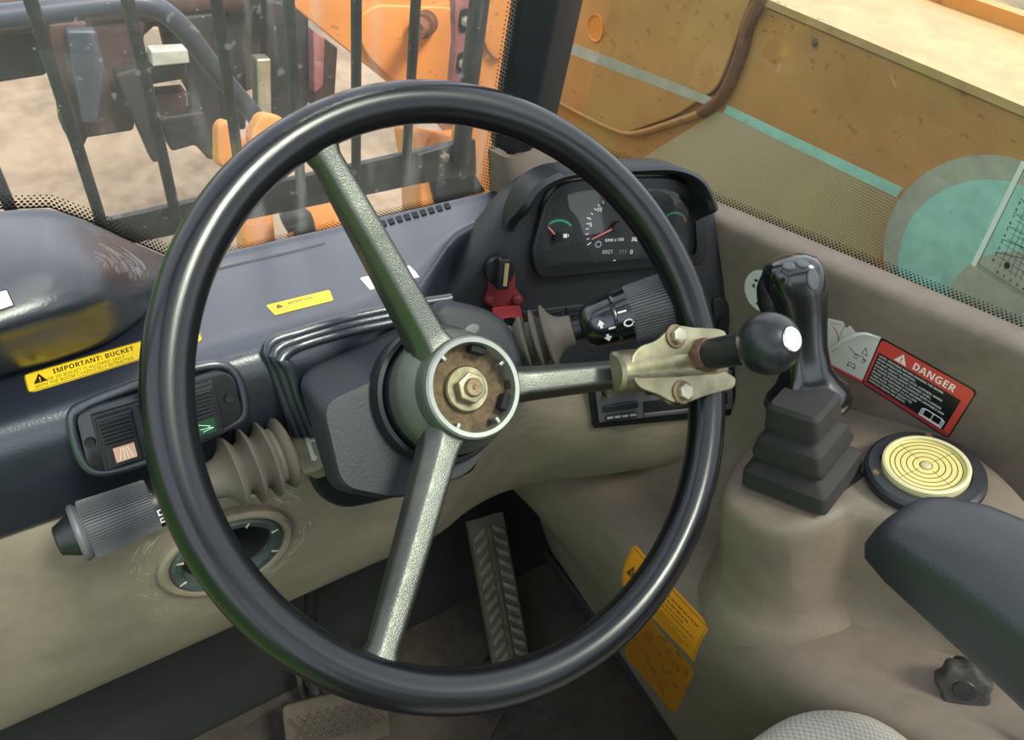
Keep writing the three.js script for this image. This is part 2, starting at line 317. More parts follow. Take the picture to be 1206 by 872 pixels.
// ------------------------------------------------------------------ the setting: cab shell
struct('floor', boxUV(new THREE.BoxGeometry(1.0, 0.03, 1.2).translate(0.02, -0.015, 0.235)), M.floor);
{
  const prof = [[0.355, 0], [0.40, 0.05], [0.485, 0.21], [0.512, 0.27], [0.516, 0.6], [0.535, 0.6], [0.535, -0.03], [0.355, -0.03]];
  const s = roundShape(prof.map(([f, y]) => [f, y]), 0.01);
  const g = new THREE.ExtrudeGeometry(s, { depth: 1.03, bevelEnabled: false }); // x=f,y=y,z=width -> rotate
  g.applyMatrix4(new THREE.Matrix4().makeBasis(V(0, 0, -1), V(0, 1, 0), V(1, 0, 0)).setPosition(-0.48, 0, 0));
  struct('wall_front', boxUV(crease(g)), M.toe);
}
{
  const yl = (f) => Math.max(0.27, 0.4537 - 0.444 * (Math.max(f, -0.3) - 0.088)), back = (f) => 0.05 * (1 - smooth(f, -0.12, 0.0));
  const Fs = [-0.8, -0.45, -0.15, 0, 0.1, 0.2, 0.3, 0.4, 0.5, 0.6];
  const rows = [
    (f) => fw(xWall(f) + 0.03, ySill(f) - 0.03, f), (f) => fw(xWall(f) + 0.025, ySill(f) - 0.001, f), (f) => fw(xWall(f) + 0.010, ySill(f) - 0.003, f), (f) => fw(xWall(f) + 0.002, ySill(f) - 0.009, f), (f) => fw(xWall(f) - 0.001, ySill(f) - 0.022, f), (f) => fw(xWall(f), ySill(f) - 0.07, f),
    (f) => fw(xWall(f) - 0.004, lerp(ySill(f), yl(f), 0.6), f), (f) => fw(Math.max(0.53, xWall(f) - 0.05), yl(f) + 0.045, f), (f) => fw(0.50, yl(f) + 0.003, f), (f) => fw(0.455 + back(f), yl(f) - 0.006, f),
    (f) => fw(0.425 + back(f), yl(f) - 0.02, f), (f) => fw(0.410 + back(f), yl(f) - 0.055, f), (f) => fw(0.414 + back(f), yl(f) - 0.11, f), (f) => fw(0.478 + back(f) * 0.5, 0.1, f), (f) => fw(0.508 - 0.02 * Math.max(f, 0), -0.005, f)];
  const g = sheet(rows.map((r) => Fs.map(r)), { nu: 60, nv: 90, thick: 0.014, flip: true });
  struct('wall_right', g, M.lining);
}
const wallRight = scene.getObjectByName('wall_right'); wallRight.material.side = THREE.FrontSide;
// rear wall, door side and roof (out of the picture; they shade and reflect)
struct('wall_back', boxUV(merge(new THREE.BoxGeometry(1.2, 0.85, 0.04).translate(0.1, 0.425, 0.82), new THREE.BoxGeometry(0.07, 0.8, 0.06).translate(-0.46, 1.22, 0.82), new THREE.BoxGeometry(0.07, 0.8, 0.06).translate(0.68, 1.22, 0.82))), M.lining);
{
  const s = new THREE.Shape(rectPts(-0.5, -0.6, 0.74, 0.86).map(([a, b]) => new THREE.Vector2(a, b)));
  s.holes.push(new THREE.Path(roundPts(rectPts(-0.36, -0.44, 0.64, 0.56), 0.06).map(([a, b]) => new THREE.Vector2(a, b))));
  const g = new THREE.ExtrudeGeometry(s, { depth: 0.05, bevelEnabled: false }); g.rotateX(Math.PI / 2); g.translate(0, 1.66, 0);
  struct('ceiling', boxUV(g), M.roofFrame);
  struct('window_4', boxUV(new THREE.BoxGeometry(1.04, 0.005, 1.04).translate(0.14, 1.668, 0.06)), M.glassSide);
}
struct('window_3', new THREE.PlaneGeometry(1.07, 0.76).translate(0.11, 1.23, 0.82), M.glassSide);
struct('wall_left', boxUV(merge(new THREE.BoxGeometry(0.05, 1.66, 0.07).translate(-0.47, 0.8, -0.512), new THREE.BoxGeometry(0.05, 1.66, 0.07).translate(-0.47, 0.8, 0.8))), M.roofFrame);

// A-pillar trim between windscreen and side window
{
  const prof = [[0.364, 0.516], [0.396, 0.503], [0.461, 0.549], [0.449, 0.59], [0.38, 0.549]];
  const R = (y) => roundPts(prof.map(([x, f]) => [x, -f]), 0.005, 3).map(([x, z]) => V(x, y, z));
  struct('trim_1', boxUV(rings([R(0.692), R(1.0), R(1.64)], { ang: 0.4 })), M.pillar);
  const G = (x, y, f) => on(x, y, { p: fw(0, 0, f), n: V(0, 0, 1) }), W = (x, y) => on(x, y, PW.lift(0.003));   // grey lining below the pillar
  const net = [[[575, 176], [599, 186], [640, 172], [700, 182]], [[576, 203], [602, 213], [645, 198], [704, 208]], [[577, 232], [605, 244], [650, 228], [710, 238]], [[577, 262], [607, 275], [655, 262], [715, 272]]]
    .map((r, j) => [G(...r[0], 0.513 - j * 0.001), G(...r[1], 0.494 - j * 0.006), G(...r[2], 0.515 - j * 0.012), W(...r[3])]);
  struct('trim_2', sheet(net, { nu: 30, nv: 24, thick: 0.008 }), M.lining);
}

// glass. Windscreen with its dotted black border, side window with the same
function strip(inner, outer, period) {                              // band between two lines; u in dot periods, v across
  const pos = [], uv = [], idx = []; let L = 0;
  inner.forEach((p, i) => { if (i) L += p.distanceTo(inner[i - 1]); pos.push(p.x, p.y, p.z, outer[i].x, outer[i].y, outer[i].z); uv.push(L / period, 1, L / period, 0); if (i) { const a = 2 * i - 2; idx.push(a, a + 1, a + 2, a + 2, a + 1, a + 3); } });
  const g = new THREE.BufferGeometry(); g.setAttribute('position', new THREE.Float32BufferAttribute(pos, 3)); g.setAttribute('uv', new THREE.Float32BufferAttribute(uv, 2)); g.setIndex(idx); g.computeVertexNormals(); return clean(g);
}
const fritTex = (() => {                                            // rows of dots that shrink towards the clear glass
  const N = 64, rows = 5, t = dataTex(N, N * 3, (u, v) => {
    const y = (1 - v) * rows, k = Math.floor(y); if (v < 0.1) return [1, 1, 1];
    let d = 9; for (const kk of [k - 1, k, k + 1]) { const r = 0.5 - 0.055 * (rows - kk), off = kk % 2 ? 0.5 : 0; for (const c of [off - 1, off, off + 1]) d = Math.min(d, Math.hypot((u - c) * 1, (y - kk - 0.5) * 0.72) - r * 0.86); }
    const a = d < 0 ? 1 : 0; return [a, a, a];
  }); t.generateMipmaps = false; t.minFilter = THREE.LinearFilter; return t;
})();
M.frit = mat('#0b0c0e', 0.6, { alphaMap: fritTex, transparent: true, side: THREE.DoubleSide });
const dustTex = (n, dens, base, streak) => dataTex(1024, 1024, (u, v) => { const a = tile(u, v * 0.12, 40, n), b = tile(u, v, 9, n + 3), c = tile(u, v, 90, n + 5); let g = base + b * base * 0.9 + Math.max(0, a - 0.12) * streak; if (c > 0.34) g += dens; if (rnd() < 0.0016 * dens * 10) g += 0.5 * rnd(); g = clamp(g, 0, 0.85); return [g, g, g]; });
M.dustFront = mat('#dedbd6', 0.9, { alphaMap: dustTex(41, 0.16, 0.075, 0.9), transparent: true, side: THREE.DoubleSide });
M.dustSide = mat('#d8cdb8', 0.9, { alphaMap: dustTex(61, 0.07, 0.05, 0.1), transparent: true, side: THREE.DoubleSide });
{
  const low = [[-260, 250], [-60, 248], [0, 246], [58, 244], [112, 263], [150, 281], [197, 301], [224, 309], [262, 300], [340, 282], [430, 259], [520, 238], [568, 228]].map(([x, y]) => PG.loc(x, y));
  const right = [[576, 224], [580, 190], [592, 110], [610, 0]].map(([x, y]) => PG.loc(x, y));
  const top = 1.62 - 0.6, outline = [...low, ...right, [right[3][0] + 0.0, top], [-0.46, top], [-0.46, low[0][1]]];
  const pane = struct('window_1', new THREE.ShapeGeometry(new THREE.Shape(outline.map(([a, b]) => new THREE.Vector2(a, b)))).applyMatrix4(PG.M), M.glass);
  const dust = new THREE.ShapeGeometry(new THREE.Shape(outline.map(([a, b]) => new THREE.Vector2(a, b)))).applyMatrix4(PG.M).translate(0, 0, -0.0008);
  part('dust_film', dust, M.dustFront, pane);
  const widths = low.map((_, i) => i < 7 ? 0.011 : 0.008), L3 = low.map(([a, b]) => PG.pt(a, b, 0.0008)), I3 = low.map(([a, b], i) => PG.pt(a + (i < 7 ? 0.004 : 0), b + widths[i], 0.0008));
  part('dotted_border', strip(I3, L3, 0.0036), M.frit, pane);
  const R3 = right.concat([[right[3][0] + 0.0, top]]);
  part('dotted_border', strip(R3.map(([a, b]) => PG.pt(a - 0.011, b, 0.0008)), R3.map(([a, b]) => PG.pt(a + 0.004, b, 0.0008)), 0.0036), M.frit, pane);
  // side window: pane just outboard of the lining
  const fs = [-0.78, -0.4, -0.1, 0.0, 0.1, 0.2, 0.3, 0.4, 0.5, 0.56], X = (f) => xWall(f) + 0.022;
  const lo = fs.map((f) => fw(X(f), ySill(f) - 0.006, f)), pos = [], uv = [], idx = [];
  lo.forEach((p, i) => { pos.push(p.x, p.y, p.z, p.x, 1.63, p.z); uv.push(-p.z, p.y, -p.z, 1.63); if (i) { const a = 2 * i - 2; idx.push(a, a + 2, a + 1, a + 1, a + 2, a + 3); } });
  const g = new THREE.BufferGeometry(); g.setAttribute('position', new THREE.Float32BufferAttribute(pos, 3)); g.setAttribute('uv', new THREE.Float32BufferAttribute(uv, 2)); g.setIndex(idx); g.computeVertexNormals();
  const side = struct('window_2', clean(g), M.glassSide);
  part('dust_film', clean(g).clone().translate(0.001, 0, 0), M.dustSide, side);
  part('dotted_border', strip(fs.map((f) => fw(X(f) - 0.001, ySill(f) + 0.0095, f)), fs.map((f) => fw(X(f) - 0.001, ySill(f) - 0.002, f)), 0.0036), M.frit, side);
}

// ------------------------------------------------------------------ outdoors
const GY = -0.9;
struct('ground', boxUV(new THREE.BoxGeometry(44, 0.1, 40).translate(20.6, GY - 0.05, -8)), M.ground);
{
  const s = new THREE.Shape([[-1.4, GY - 0.1], [-1.4, GY], [-2.6, GY + 0.1], [-4.4, 0.9], [-7.5, 2.9], [-12, 3.6], [-30, 3.6], [-30, GY - 0.1]].map(([x, y]) => new THREE.Vector2(x, y)));
  struct('grass_bank', boxUV(crease(new THREE.ExtrudeGeometry(s, { depth: 60, bevelEnabled: false }).translate(0, 0, -30), 0.6)), M.grass);
}

// windscreen guard
{
  const f = 0.75, t = thing('window_guard', 'dark steel guard of round bars in front of the dusty windscreen', 'window guard');
  const X = [-0.125, -0.049, 0.027, 0.103, 0.181, 0.2515, 0.324, 0.394, 0.476];
  X.forEach((x, i) => part('guard_bar', boxUV(crease(new THREE.CylinderGeometry(i === 8 ? 0.012 : 0.006, i === 8 ? 0.012 : 0.006, 1.09, 14).translate(x, 0.505 + 0.545, -f))), M.guardBar, t));
  const cb = frame(fw(0.2, 0.5, f + 0.008), V(0, 0, 1));
  part('cross_bar', slab(cb, [cb.loc(60, 274), cb.loc(557, 163), cb.loc(557, 203), cb.loc(74, 303)], -0.006, 0.008, 0.001), M.guard, t);
  const bp = cb.loc(520, 182);
  part('mounting_plate', slab(cb, roundShape([cb.loc(488, 180), cb.loc(557, 160), cb.loc(559, 203), cb.loc(498, 212)], 0.006), 0.002, 0.005, 0.001), M.guard, t);
  part('bolt', lathe(frame(cb.pt(bp[0], bp[1], 0.006), V(0, 0, 1)), [[0, 0], [0.008, 0], [0.008, 0.003], [0.005, 0.007], [0, 0.007]], 6), M.boltRust, t);
  part('bracket', slab(frame(fw(0.45, 0.45, f), V(0, 0.25, 1)), local(frame(fw(0.45, 0.45, f), V(0, 0.25, 1)), [[505, 205], [552, 192], [572, 226], [513, 240]]), -0.008, 0.008, 0.001), M.metalDark, t);
  part('top_rail', boxUV(new RoundedBoxGeometry(0.66, 0.03, 0.014, 2, 0.003).translate(0.17, 1.58, -f)), M.guard, t);
}
// boom: a long box beam sloping down to the front, with a stepped sleeve, stripe and printed panels
{
  const t = thing('telescopic_boom', 'weathered orange loader boom with a pale stripe seen through the side window', 'boom');
  const slope = 0.144, xs = 0.95;
  const top = (f) => 0.743 - slope * (f - 0.335);
  const prof = (x0, x1, h, r) => roundPts(rectPts(x0, -h, x1, 0), r, 4);
  const R = (f, x0, x1, h, r) => prof(x0, x1, h, r).map(([x, y]) => V(x, top(f) + y, -f));
  part('beam', boxUV(rings([R(-2.2, xs, xs + 0.34, 0.6, 0.008), R(0, xs, xs + 0.34, 0.6, 0.008), R(1.7, xs, xs + 0.34, 0.6, 0.008)], { ang: 0.5 })), M.orangeSide, t);
  part('top_plate', boxUV(rings([-2.2, 0, 1.7].map((f) => rectPts(xs - 0.004, 0, xs + 0.27, 0.01).map(([x, y]) => V(x, top(f) + y, -f))), { ang: 0.3 })), M.boomTop, t);
  part('edge_strip', boxUV(rings([-2.2, 0, 1.7].map((f) => rectPts(xs + 0.27, -0.02, xs + 0.30, 0.03).map(([x, y]) => V(x, top(f) + y, -f))), { ang: 0.3 })), M.orange, t);
  const B = frame(V(xs, 0.5, -0.5), V(-1, 0, 0), V(0, 1, 0)), sl = [[560, -260], [960, -160], [905, -30], [890, 0], [868, 60], [851, 103], [800, 136], [742, 156], [725, 152], [655, 116], [560, 60]];
  const sleeve = part('sleeve_plate', slab(B, roundShape(local(B, sl), 0.02), -0.002, 0.014, 0.004), M.sleeve, t, 'raised lighter sleeve plate with a rusty weld');
  const bead = (px, r) => boxUV(sweep(px.map(([x, y]) => B.pt(...B.loc(x, y, 0.006), 0.006)), r, { seg: 70, sides: 10, squash: 0.8 }));
  part('weld_bead', bead([[912, -40], [896, -2], [882, 28], [874, 60], [862, 92], [848, 116], [826, 133]], 0.012), M.weld, t);
  part('weld_seam', bead([[828, 132], [800, 142], [745, 157], [724, 152], [690, 136], [654, 117]], 0.008), M.orangeSide, t);
  const h = B.loc(702, 33, 0.012), hr = 0.024;
  part('cover_disc', lathe(frame(B.pt(h[0], h[1], 0.012), V(-1, 0, 0)), [[0.001, 0.0008], [hr * 0.86, 0.0008], [hr * 0.92, 0.003], [hr, 0.003], [hr, 0]], 36), M.orange, t);
  const band = (px, c, c2) => slab(B, local(B, px, c), c, c2);
  part('stripe', band([[676, 51], [842, 116], [838, 126], [672, 64]], 0.0122, 0.0006), M.tealGrey, t, 'faded pale stripe on the sleeve');
  part('stripe', band([[857, 124], [1064, 222], [1056, 232], [852, 133]], 0.0002, 0.0008), M.teal, t, 'turquoise stripe');
  const dots = print(1024, 512, (x, w, hh) => { x.fillStyle = '#b5a78d'; x.fillRect(0, 0, w, hh); x.fillStyle = '#94724c'; const s = 8.6; for (let j = 0; j * s < hh; j++) for (let i = 0; i * s < w + s; i++) { const r = lerp(1.2, 3.6, (i * s) / w); x.beginPath(); x.arc(i * s + (j % 2) * s / 2, j * s, r, 0, 7); x.fill(); } });
  const corner = [[846, 131], [1060, 232], [1000, 420], [690, 215]].map(([x, y]) => B.pt(...B.loc(x, y)));
  part('dotted_decal', patch([corner[0], corner[1], B.pt(...B.loc(1000, 420)), B.pt(...B.loc(735, 200))], { n: V(-1, 0, 0), r: 0.001, lift: 0.0008 }), printed(dots), t);
  const c1 = B.loc(1152, 305), disc = (c, r, z, m, n, l) => part(n, slab(B, roundShape(circlePts(r, 48, c[0], c[1]), 0), z, 0.0012), m, t, l);
  disc(c1, 0.128, 0.0004, M.tealGrey, 'decal_ring', 'grey ring around the turquoise disc'); disc(B.loc(1158, 318), 0.112, 0.0018, M.teal, 'decal_disc', 'turquoise disc');
  disc(B.loc(1196, 375), 0.085, 0.0032, M.tealGrey, 'decal_disc', 'grey disc over the turquoise one');
  part('screw', lathe(frame(B.pt(...B.loc(960, 50, 0)), V(-1, 0, 0)), [[0, 0.004], [0.004, 0.004], [0.006, 0], [0, 0]], 12), M.boltRust, t);
}
// front end: orange boom nose, carriage, hoses
{
  const t = thing('boom_nose', 'bright orange boom nose with pivot pin and bolted rail outside the windscreen', 'boom nose');
  const a = frame(fw(0.7, 0.4, 1.35), V(-0.1, 0.25, 1));
  part('nose_plate', slab(a, roundShape(local(a, [[330, -120], [338, 2], [412, 62], [456, 97], [520, 150], [560, 200], [560, -120]]), 0.01), -0.04, 0.04, 0.004), M.orange, t);
  const c = a.lift(0.004);
  part('round_boss', slab(a, roundShape(local(a, [[425, 60], [418, 20], [440, 4], [548, 8], [548, 150], [500, 130]]), 0.05), -0.001, 0.012, 0.005), M.orange, t);
  const pin = a.loc(500, 25);
  part('pivot_pin', lathe(frame(a.pt(pin[0], pin[1], 0.01), a.n.clone().add(V(-0.9, 0.1, 0.2))), [[0, 0], [0.024, 0], [0.024, 0.04], [0.017, 0.042], [0.017, 0.09], [0, 0.09]], 20), M.weld, t);
  const b = frame(fw(0.62, 0.4, 1.0), V(-0.1, 0.1, 1));
  part('rail', slab(b, roundShape(local(b, [[533, -40], [557, -40], [553, 40], [556, 58], [546, 104], [531, 104], [536, 50]]), 0.006), -0.02, 0.02, 0.003), M.purple, t, 'faded reddish rail with slots');
  for (const [x, y] of [[547, 24], [544, 74]]) {
    const q = b.loc(x, y); part('slot', slab(b, roundShape(rectPts(q[0] - 0.009, q[1] - 0.018, q[0] + 0.009, q[1] + 0.018), 0.009), 0, 0.0015, 0.0004), M.seal, t);
    part('bolt', lathe(frame(b.pt(q[0], q[1], 0.001), b.n), [[0, 0], [0.008, 0], [0.008, 0.005], [0, 0.007]], 6), M.zincClean, t);
  }
  part('side_plate', slab(b, roundShape(local(b, [[556, -60], [622, -60], [600, 100], [585, 235], [560, 250], [540, 200], [552, 100]]), 0.01), -0.05, 0.03, 0.004), M.orange, t);
  part('side_rib', slab(b, roundShape(local(b, [[572, -60], [622, -60], [604, 60], [590, 78], [574, 60], [570, 20]]), 0.03), -0.021, 0.01, 0.004), M.orange, t);
}
{
  const t = thing('chassis', 'orange chassis blocks low in front of the cab behind the guard', 'chassis');
  const a = frame(fw(0.4, 0.2, 1.05), V(0, 0.5, 1));
  part('frame_block', slab(a, roundShape(local(a, [[486, 150], [540, 160], [600, 150], [604, 262], [498, 290], [495, 205]]), 0.02), -0.1, 0.1, 0.008), M.orange, t);
  part('frame_block', slab(a, roundShape(local(a, [[358, 245], [392, 232], [412, 262], [400, 300], [350, 300]]), 0.01), -0.08, 0.06, 0.006), M.orange, t);
  part('frame_block', slab(a, roundShape(local(a, [[286, 255], [325, 246], [330, 300], [292, 310]]), 0.01), -0.08, 0.06, 0.006), M.orange, t);
  part('hose_end', boxUV(sweep([a.pt(...a.loc(335, 262, 0.02), 0.02), a.pt(...a.loc(352, 255, 0.03), 0.03), a.pt(...a.loc(362, 290, 0.02), 0.02)], 0.02, { seg: 16 })), M.machine, t);
  part('lever_arm', slab(a, roundShape(local(a, [[258, 200], [258, 150], [266, 141], [278, 146], [296, 175], [285, 200]]), 0.02), -0.06, 0.05, 0.008), M.orange, t);
  part('lever_arm', slab(a, roundShape(local(a, [[290, 160], [305, 132], [322, 133], [345, 150], [335, 190], [300, 190]]), 0.02), -0.03, 0.05, 0.008), M.orange, t);
}
{
  const t = thing('fork_carriage', 'dark rusty fork carriage and hoses at the front of the machine', 'fork carriage');
  const a = frame(fw(0.2, 0.2, 1.8), V(0, 0.2, 1)), box = (n, px, z, d, m, r = 0.01) => part(n, slab(a, roundShape(local(a, px), r), z, d, Math.min(r, 0.008)), m, t);
  box('cross_beam', [[-160, -80], [420, -80], [420, 20], [250, 40], [-160, 60]], -0.25, 0.08, M.machine);
  box('back_plate', [[-160, 20], [60, 30], [62, 104], [-160, 140]], -0.15, 0.06, M.machine);
  box('back_plate', [[60, -60], [345, -60], [345, 138], [262, 165], [226, 100], [218, 66], [172, 68], [176, 104], [62, 106]], -0.3, 0.05, M.machineBrown);
  box('upright', [[55, 24], [100, 22], [112, 130], [96, 170], [72, 150]], -0.05, 0.08, M.machineBrown);
  box('upright', [[72, 26], [108, 26], [118, 70], [110, 132], [92, 134]], 0.03, 0.04, M.pipe);
  box('upright', [[100, 26], [175, 26], [160, 158], [98, 168], [92, 140]], -0.1, 0.08, M.machineBrown);
  box('upright', [[130, 80], [166, 70], [188, 180], [175, 184]], 0.0, 0.05, M.machine);
  box('spacer_block', [[170, 50], [212, 48], [215, 64], [172, 68]], 0.02, 0.05, M.tealGrey, 0.004);
  box('spacer_block', [[170, 66], [216, 62], [218, 88], [176, 95]], -0.03, 0.06, M.machine, 0.004);
  box('spacer_block', [[180, 112], [220, 108], [221, 134], [184, 137]], -0.06, 0.06, M.machineBrown, 0.004);
  box('lower_plate', [[184, 136], [238, 128], [262, 170], [262, 184], [244, 186], [228, 168], [200, 176]], -0.04, 0.06, M.machine);
  box('upright', [[214, 20], [256, 16], [262, 160], [232, 170]], -0.06, 0.06, M.machine);
  box('upright', [[262, 0], [296, 0], [296, 160], [264, 160]], -0.1, 0.06, M.machine);
  box('hydraulic_rod', [[298, 66], [315, 65], [316, 140], [300, 140]], -0.02, 0.05, M.zincClean, 0.006);
  box('upright', [[314, 0], [364, 10], [366, 120], [340, 150], [316, 145]], -0.06, 0.06, M.machine);
  box('upright', [[362, 30], [376, 40], [374, 96], [364, 104]], 0.0, 0.04, M.purple, 0.004);
  box('upright', [[376, 40], [400, 58], [396, 122], [372, 130]], -0.06, 0.05, M.machineBrown, 0.006);
  part('cross_tube', boxUV(crease(new THREE.CylinderGeometry(0.035, 0.035, 0.62, 24).rotateZ(Math.PI / 2).translate(0.2, 0.235, -1.85))), M.machineBrown, t);
  box('foot', [[105, 150], [150, 140], [200, 180], [110, 240]], -0.5, 0.1, M.machine);
  const p = frame(fw(0.2, 0.3, 1.3), V(0, 0, 1)), P = (x, y) => p.pt(...p.loc(x, y));
  part('bent_tube', boxUV(sweep([P(-160, 30), P(-60, 24), P(0, 20), P(80, 11), P(150, 4), P(182, 8), P(212, 30), P(250, 78), P(290, 125), P(330, 172)], 0.0175, { seg: 60, sides: 16 })), M.pipe, t);
}

// ------------------------------------------------------------------ dashboard: dark upper moulding, instrument housing, beige lower panel
const atQ = (x, y, c = 0) => PQ.pt(...PQ.loc(x, y, c), c);
const onDash = [];
{
  const t = thing('dashboard', 'dark moulded plastic dashboard sloping down to the windscreen', 'dashboard');
  const prof = [[0.505, 0.615], [0.508, 0.6535], [0.495, 0.6565], [0.45, 0.666], [0.40, 0.6767], [0.382, 0.6805], [0.366, 0.680], [0.355, 0.668], [0.349, 0.645], [0.347, 0.62], [0.347, 0.594], [0.36, 0.588], [0.40, 0.585]];
  const Xs = [-0.40, -0.25, -0.1, 0.05, 0.2, 0.3, 0.38, 0.45];
  const g = sheet(prof.map(([f, y]) => Xs.map((x) => { const w = f < 0.49 ? smooth(x, 0.17, 0.33) * 0.72 : 0, g = lerp(f, 0.492, w); return fw(x, y - (g - f) * 0.2126, g); })), { nu: 40, nv: 90, thick: 0.006, flip: true });
  onDash.push(part('upper_moulding', g, M.dash, t));
  // instrument housing with a soft shoulder on its left
  const out = [[500, 480], [488, 430], [492, 385], [512, 352], [535, 324], [562, 288], [600, 240], [632, 214], [672, 199], [740, 194], [808, 196], [838, 216], [852, 262], [866, 350], [880, 440], [882, 462], [860, 462], [700, 466], [560, 480]];
  const s = roundShape(local(PQ, out), 0.02, 6);
  onDash.push(part('instrument_housing', slab(PQ, s, -0.055, 0.055, 0.018, 6, 1.0), M.face, t));
  // air outlet slots and a thin raised ledge near the glass
  for (let i = 0; i < 9; i++) { const a = PD.loc(450 + i * 9.2, 266 - i * 2.5), b = PD.loc(456 + i * 9.2, 264 - i * 2.5); part('air_slot', slab(PD, [PD.loc(447 + i * 9.4, 262 - i * 2.6), PD.loc(453 + i * 9.4, 260.4 - i * 2.6), PD.loc(456 + i * 9.4, 266 - i * 2.6), PD.loc(450 + i * 9.4, 267.6 - i * 2.6)], 0.0, 0.0012), M.seal, t); }
  const L = (px, r) => boxUV(sweep(px.map(([x, y]) => PD.pt(...PD.loc(x, y), -r * 0.4)), r, { seg: 30, sides: 8 }));
  part('raised_ledge', L([[250, 318], [300, 306], [340, 297], [382, 286]], 0.0025), M.dash, t);
  // rim of the opening for the steering column: three nested ridges
  const base = [[350, 512], [335, 470], [320, 430], [314, 412], [322, 402], [350, 392], [400, 377], [450, 366], [490, 358], [530, 352]];
  for (let k = 0; k < 3; k++) {
    const P = base.map(([x, y], i) => { const q = i < 3 ? [x + k * 9, y] : i < 5 ? [x + k * 8, y + k * 7] : [x + 2, y + k * 8]; const h = on(q[0], q[1], i < 4 ? { p: fw(0, 0.65, 0.348 - k * 0.004), n: V(0, 0.45, 1) } : { p: PD.pt(0, 0, 0.004 - k * 0.004), n: PD.n }); return h; });
    part('opening_ridge', boxUV(sweep(P, 0.0042, { seg: 60, sides: 10 })), M.dash, t);
  }
}
let lowerPanel;
{
  const t = thing('lower_dash_panel', 'beige grey lower dash panel under the dark dashboard, curved and scuffed', 'dash panel');
  const L = [[0.352, 0.602], [0.343, 0.585], [0.333, 0.54], [0.326, 0.46], [0.331, 0.37], [0.348, 0.30], [0.37, 0.277], [0.42, 0.277]], Xs = [-0.42, -0.25, -0.1, 0.05, 0.16, 0.25];
  const col = [
    [atQ(620, 440, -0.02), atQ(620, 452, -0.004), atQ(621, 470, -0.002), atQ(622, 492), at(618, 525, 0.785), at(610, 558, 0.85), at(602, 577, 0.92), at(600, 572, 0.98)],
    [atQ(706, 430, -0.02), atQ(706, 442, -0.004), atQ(708, 462, -0.002), atQ(712, 500), at(716, 525, 0.812), at(719, 547, 0.845), at(720, 558, 0.89), at(720, 552, 0.95)],
    [atQ(790, 415, -0.02), atQ(790, 428, -0.004), atQ(792, 450, -0.002), atQ(796, 492), at(798, 516, 0.838), at(801, 538, 0.868), at(802, 546, 0.9), at(802, 540, 0.96)],
    [atQ(868, 405, -0.02), atQ(868, 418, -0.004), atQ(870, 445, -0.002), atQ(872, 484), at(872, 510, 0.855), at(870, 530, 0.88), at(868, 536, 0.91), at(866, 530, 0.96)]];
  const net = L.map(([f, y], j) => [...Xs.map((x) => fw(x, y, f)), ...col.map((c) => c[j])]);
  const g = sheet(net, { nu: 80, nv: 60, thick: 0.007, flip: true });
  // the round air outlet is a real hole
  const c = on(268, 650, { p: fw(0, 0, 0.327), n: V(0, 0, 1) });
  const raw = g.userData.indexed, solid = new Brush(clean(mergeVertices(raw.clone(), 1e-6))), cut = new Brush(clean(new THREE.CylinderGeometry(0.047, 0.047, 0.1, 48).rotateX(Math.PI / 2).translate(c.x, c.y, c.z)));
  for (const b of [solid, cut]) { if (!b.geometry.attributes.normal) b.geometry.computeVertexNormals(); b.updateMatrixWorld(); }
  const ev = new Evaluator(); ev.attributes = ['position', 'uv', 'normal']; ev.useGroups = false;
  let geo = g; try { geo = crease(clean(ev.evaluate(solid, cut, SUBTRACTION).geometry), 0.6); } catch (e) { console.log('csg', e.message); }
  lowerPanel = part('panel', geo, M.beige, t);
  // air outlet
  const v = thing('air_outlet', 'round dark air outlet with a broken dusty ring in the beige panel', 'air vent'), fr = frame(c.clone().add(V(0, 0, 0.002)), V(0, 0.04, 1));
  part('collar', lathe(fr, [[0.0465, -0.06], [0.0465, 0.0], [0.049, 0.003], [0.0525, 0.0035], [0.0555, 0.001], [0.0555, -0.01]], 64), M.beige, v, 'scuffed beige collar');
  part('ring', lathe(fr, [[0.0368, -0.006], [0.0372, 0.0], [0.0385, 0.003], [0.0445, 0.004], [0.0462, 0.001], [0.0462, -0.05]], 64), M.ventRing, v, 'chipped dark ring');
  for (let k = 0; k < 8; k++) { const a = k * 0.785 + 0.3; const q = frame(fr.pt(Math.cos(a) * 0.0413, Math.sin(a) * 0.0413, 0.003), fr.n, fr.u.clone().multiplyScalar(Math.cos(a)).addScaledVector(fr.v, Math.sin(a))); part('ring_rib', slab(q, rectPts(-0.0005, -0.003, 0.0005, 0.003), 0, 0.0014), M.tealGrey, v); }
  part('duct', lathe(fr, [[0.0, -0.085], [0.037, -0.085], [0.0375, -0.05], [0.0372, -0.003]], 40), M.ventDark, v);
}

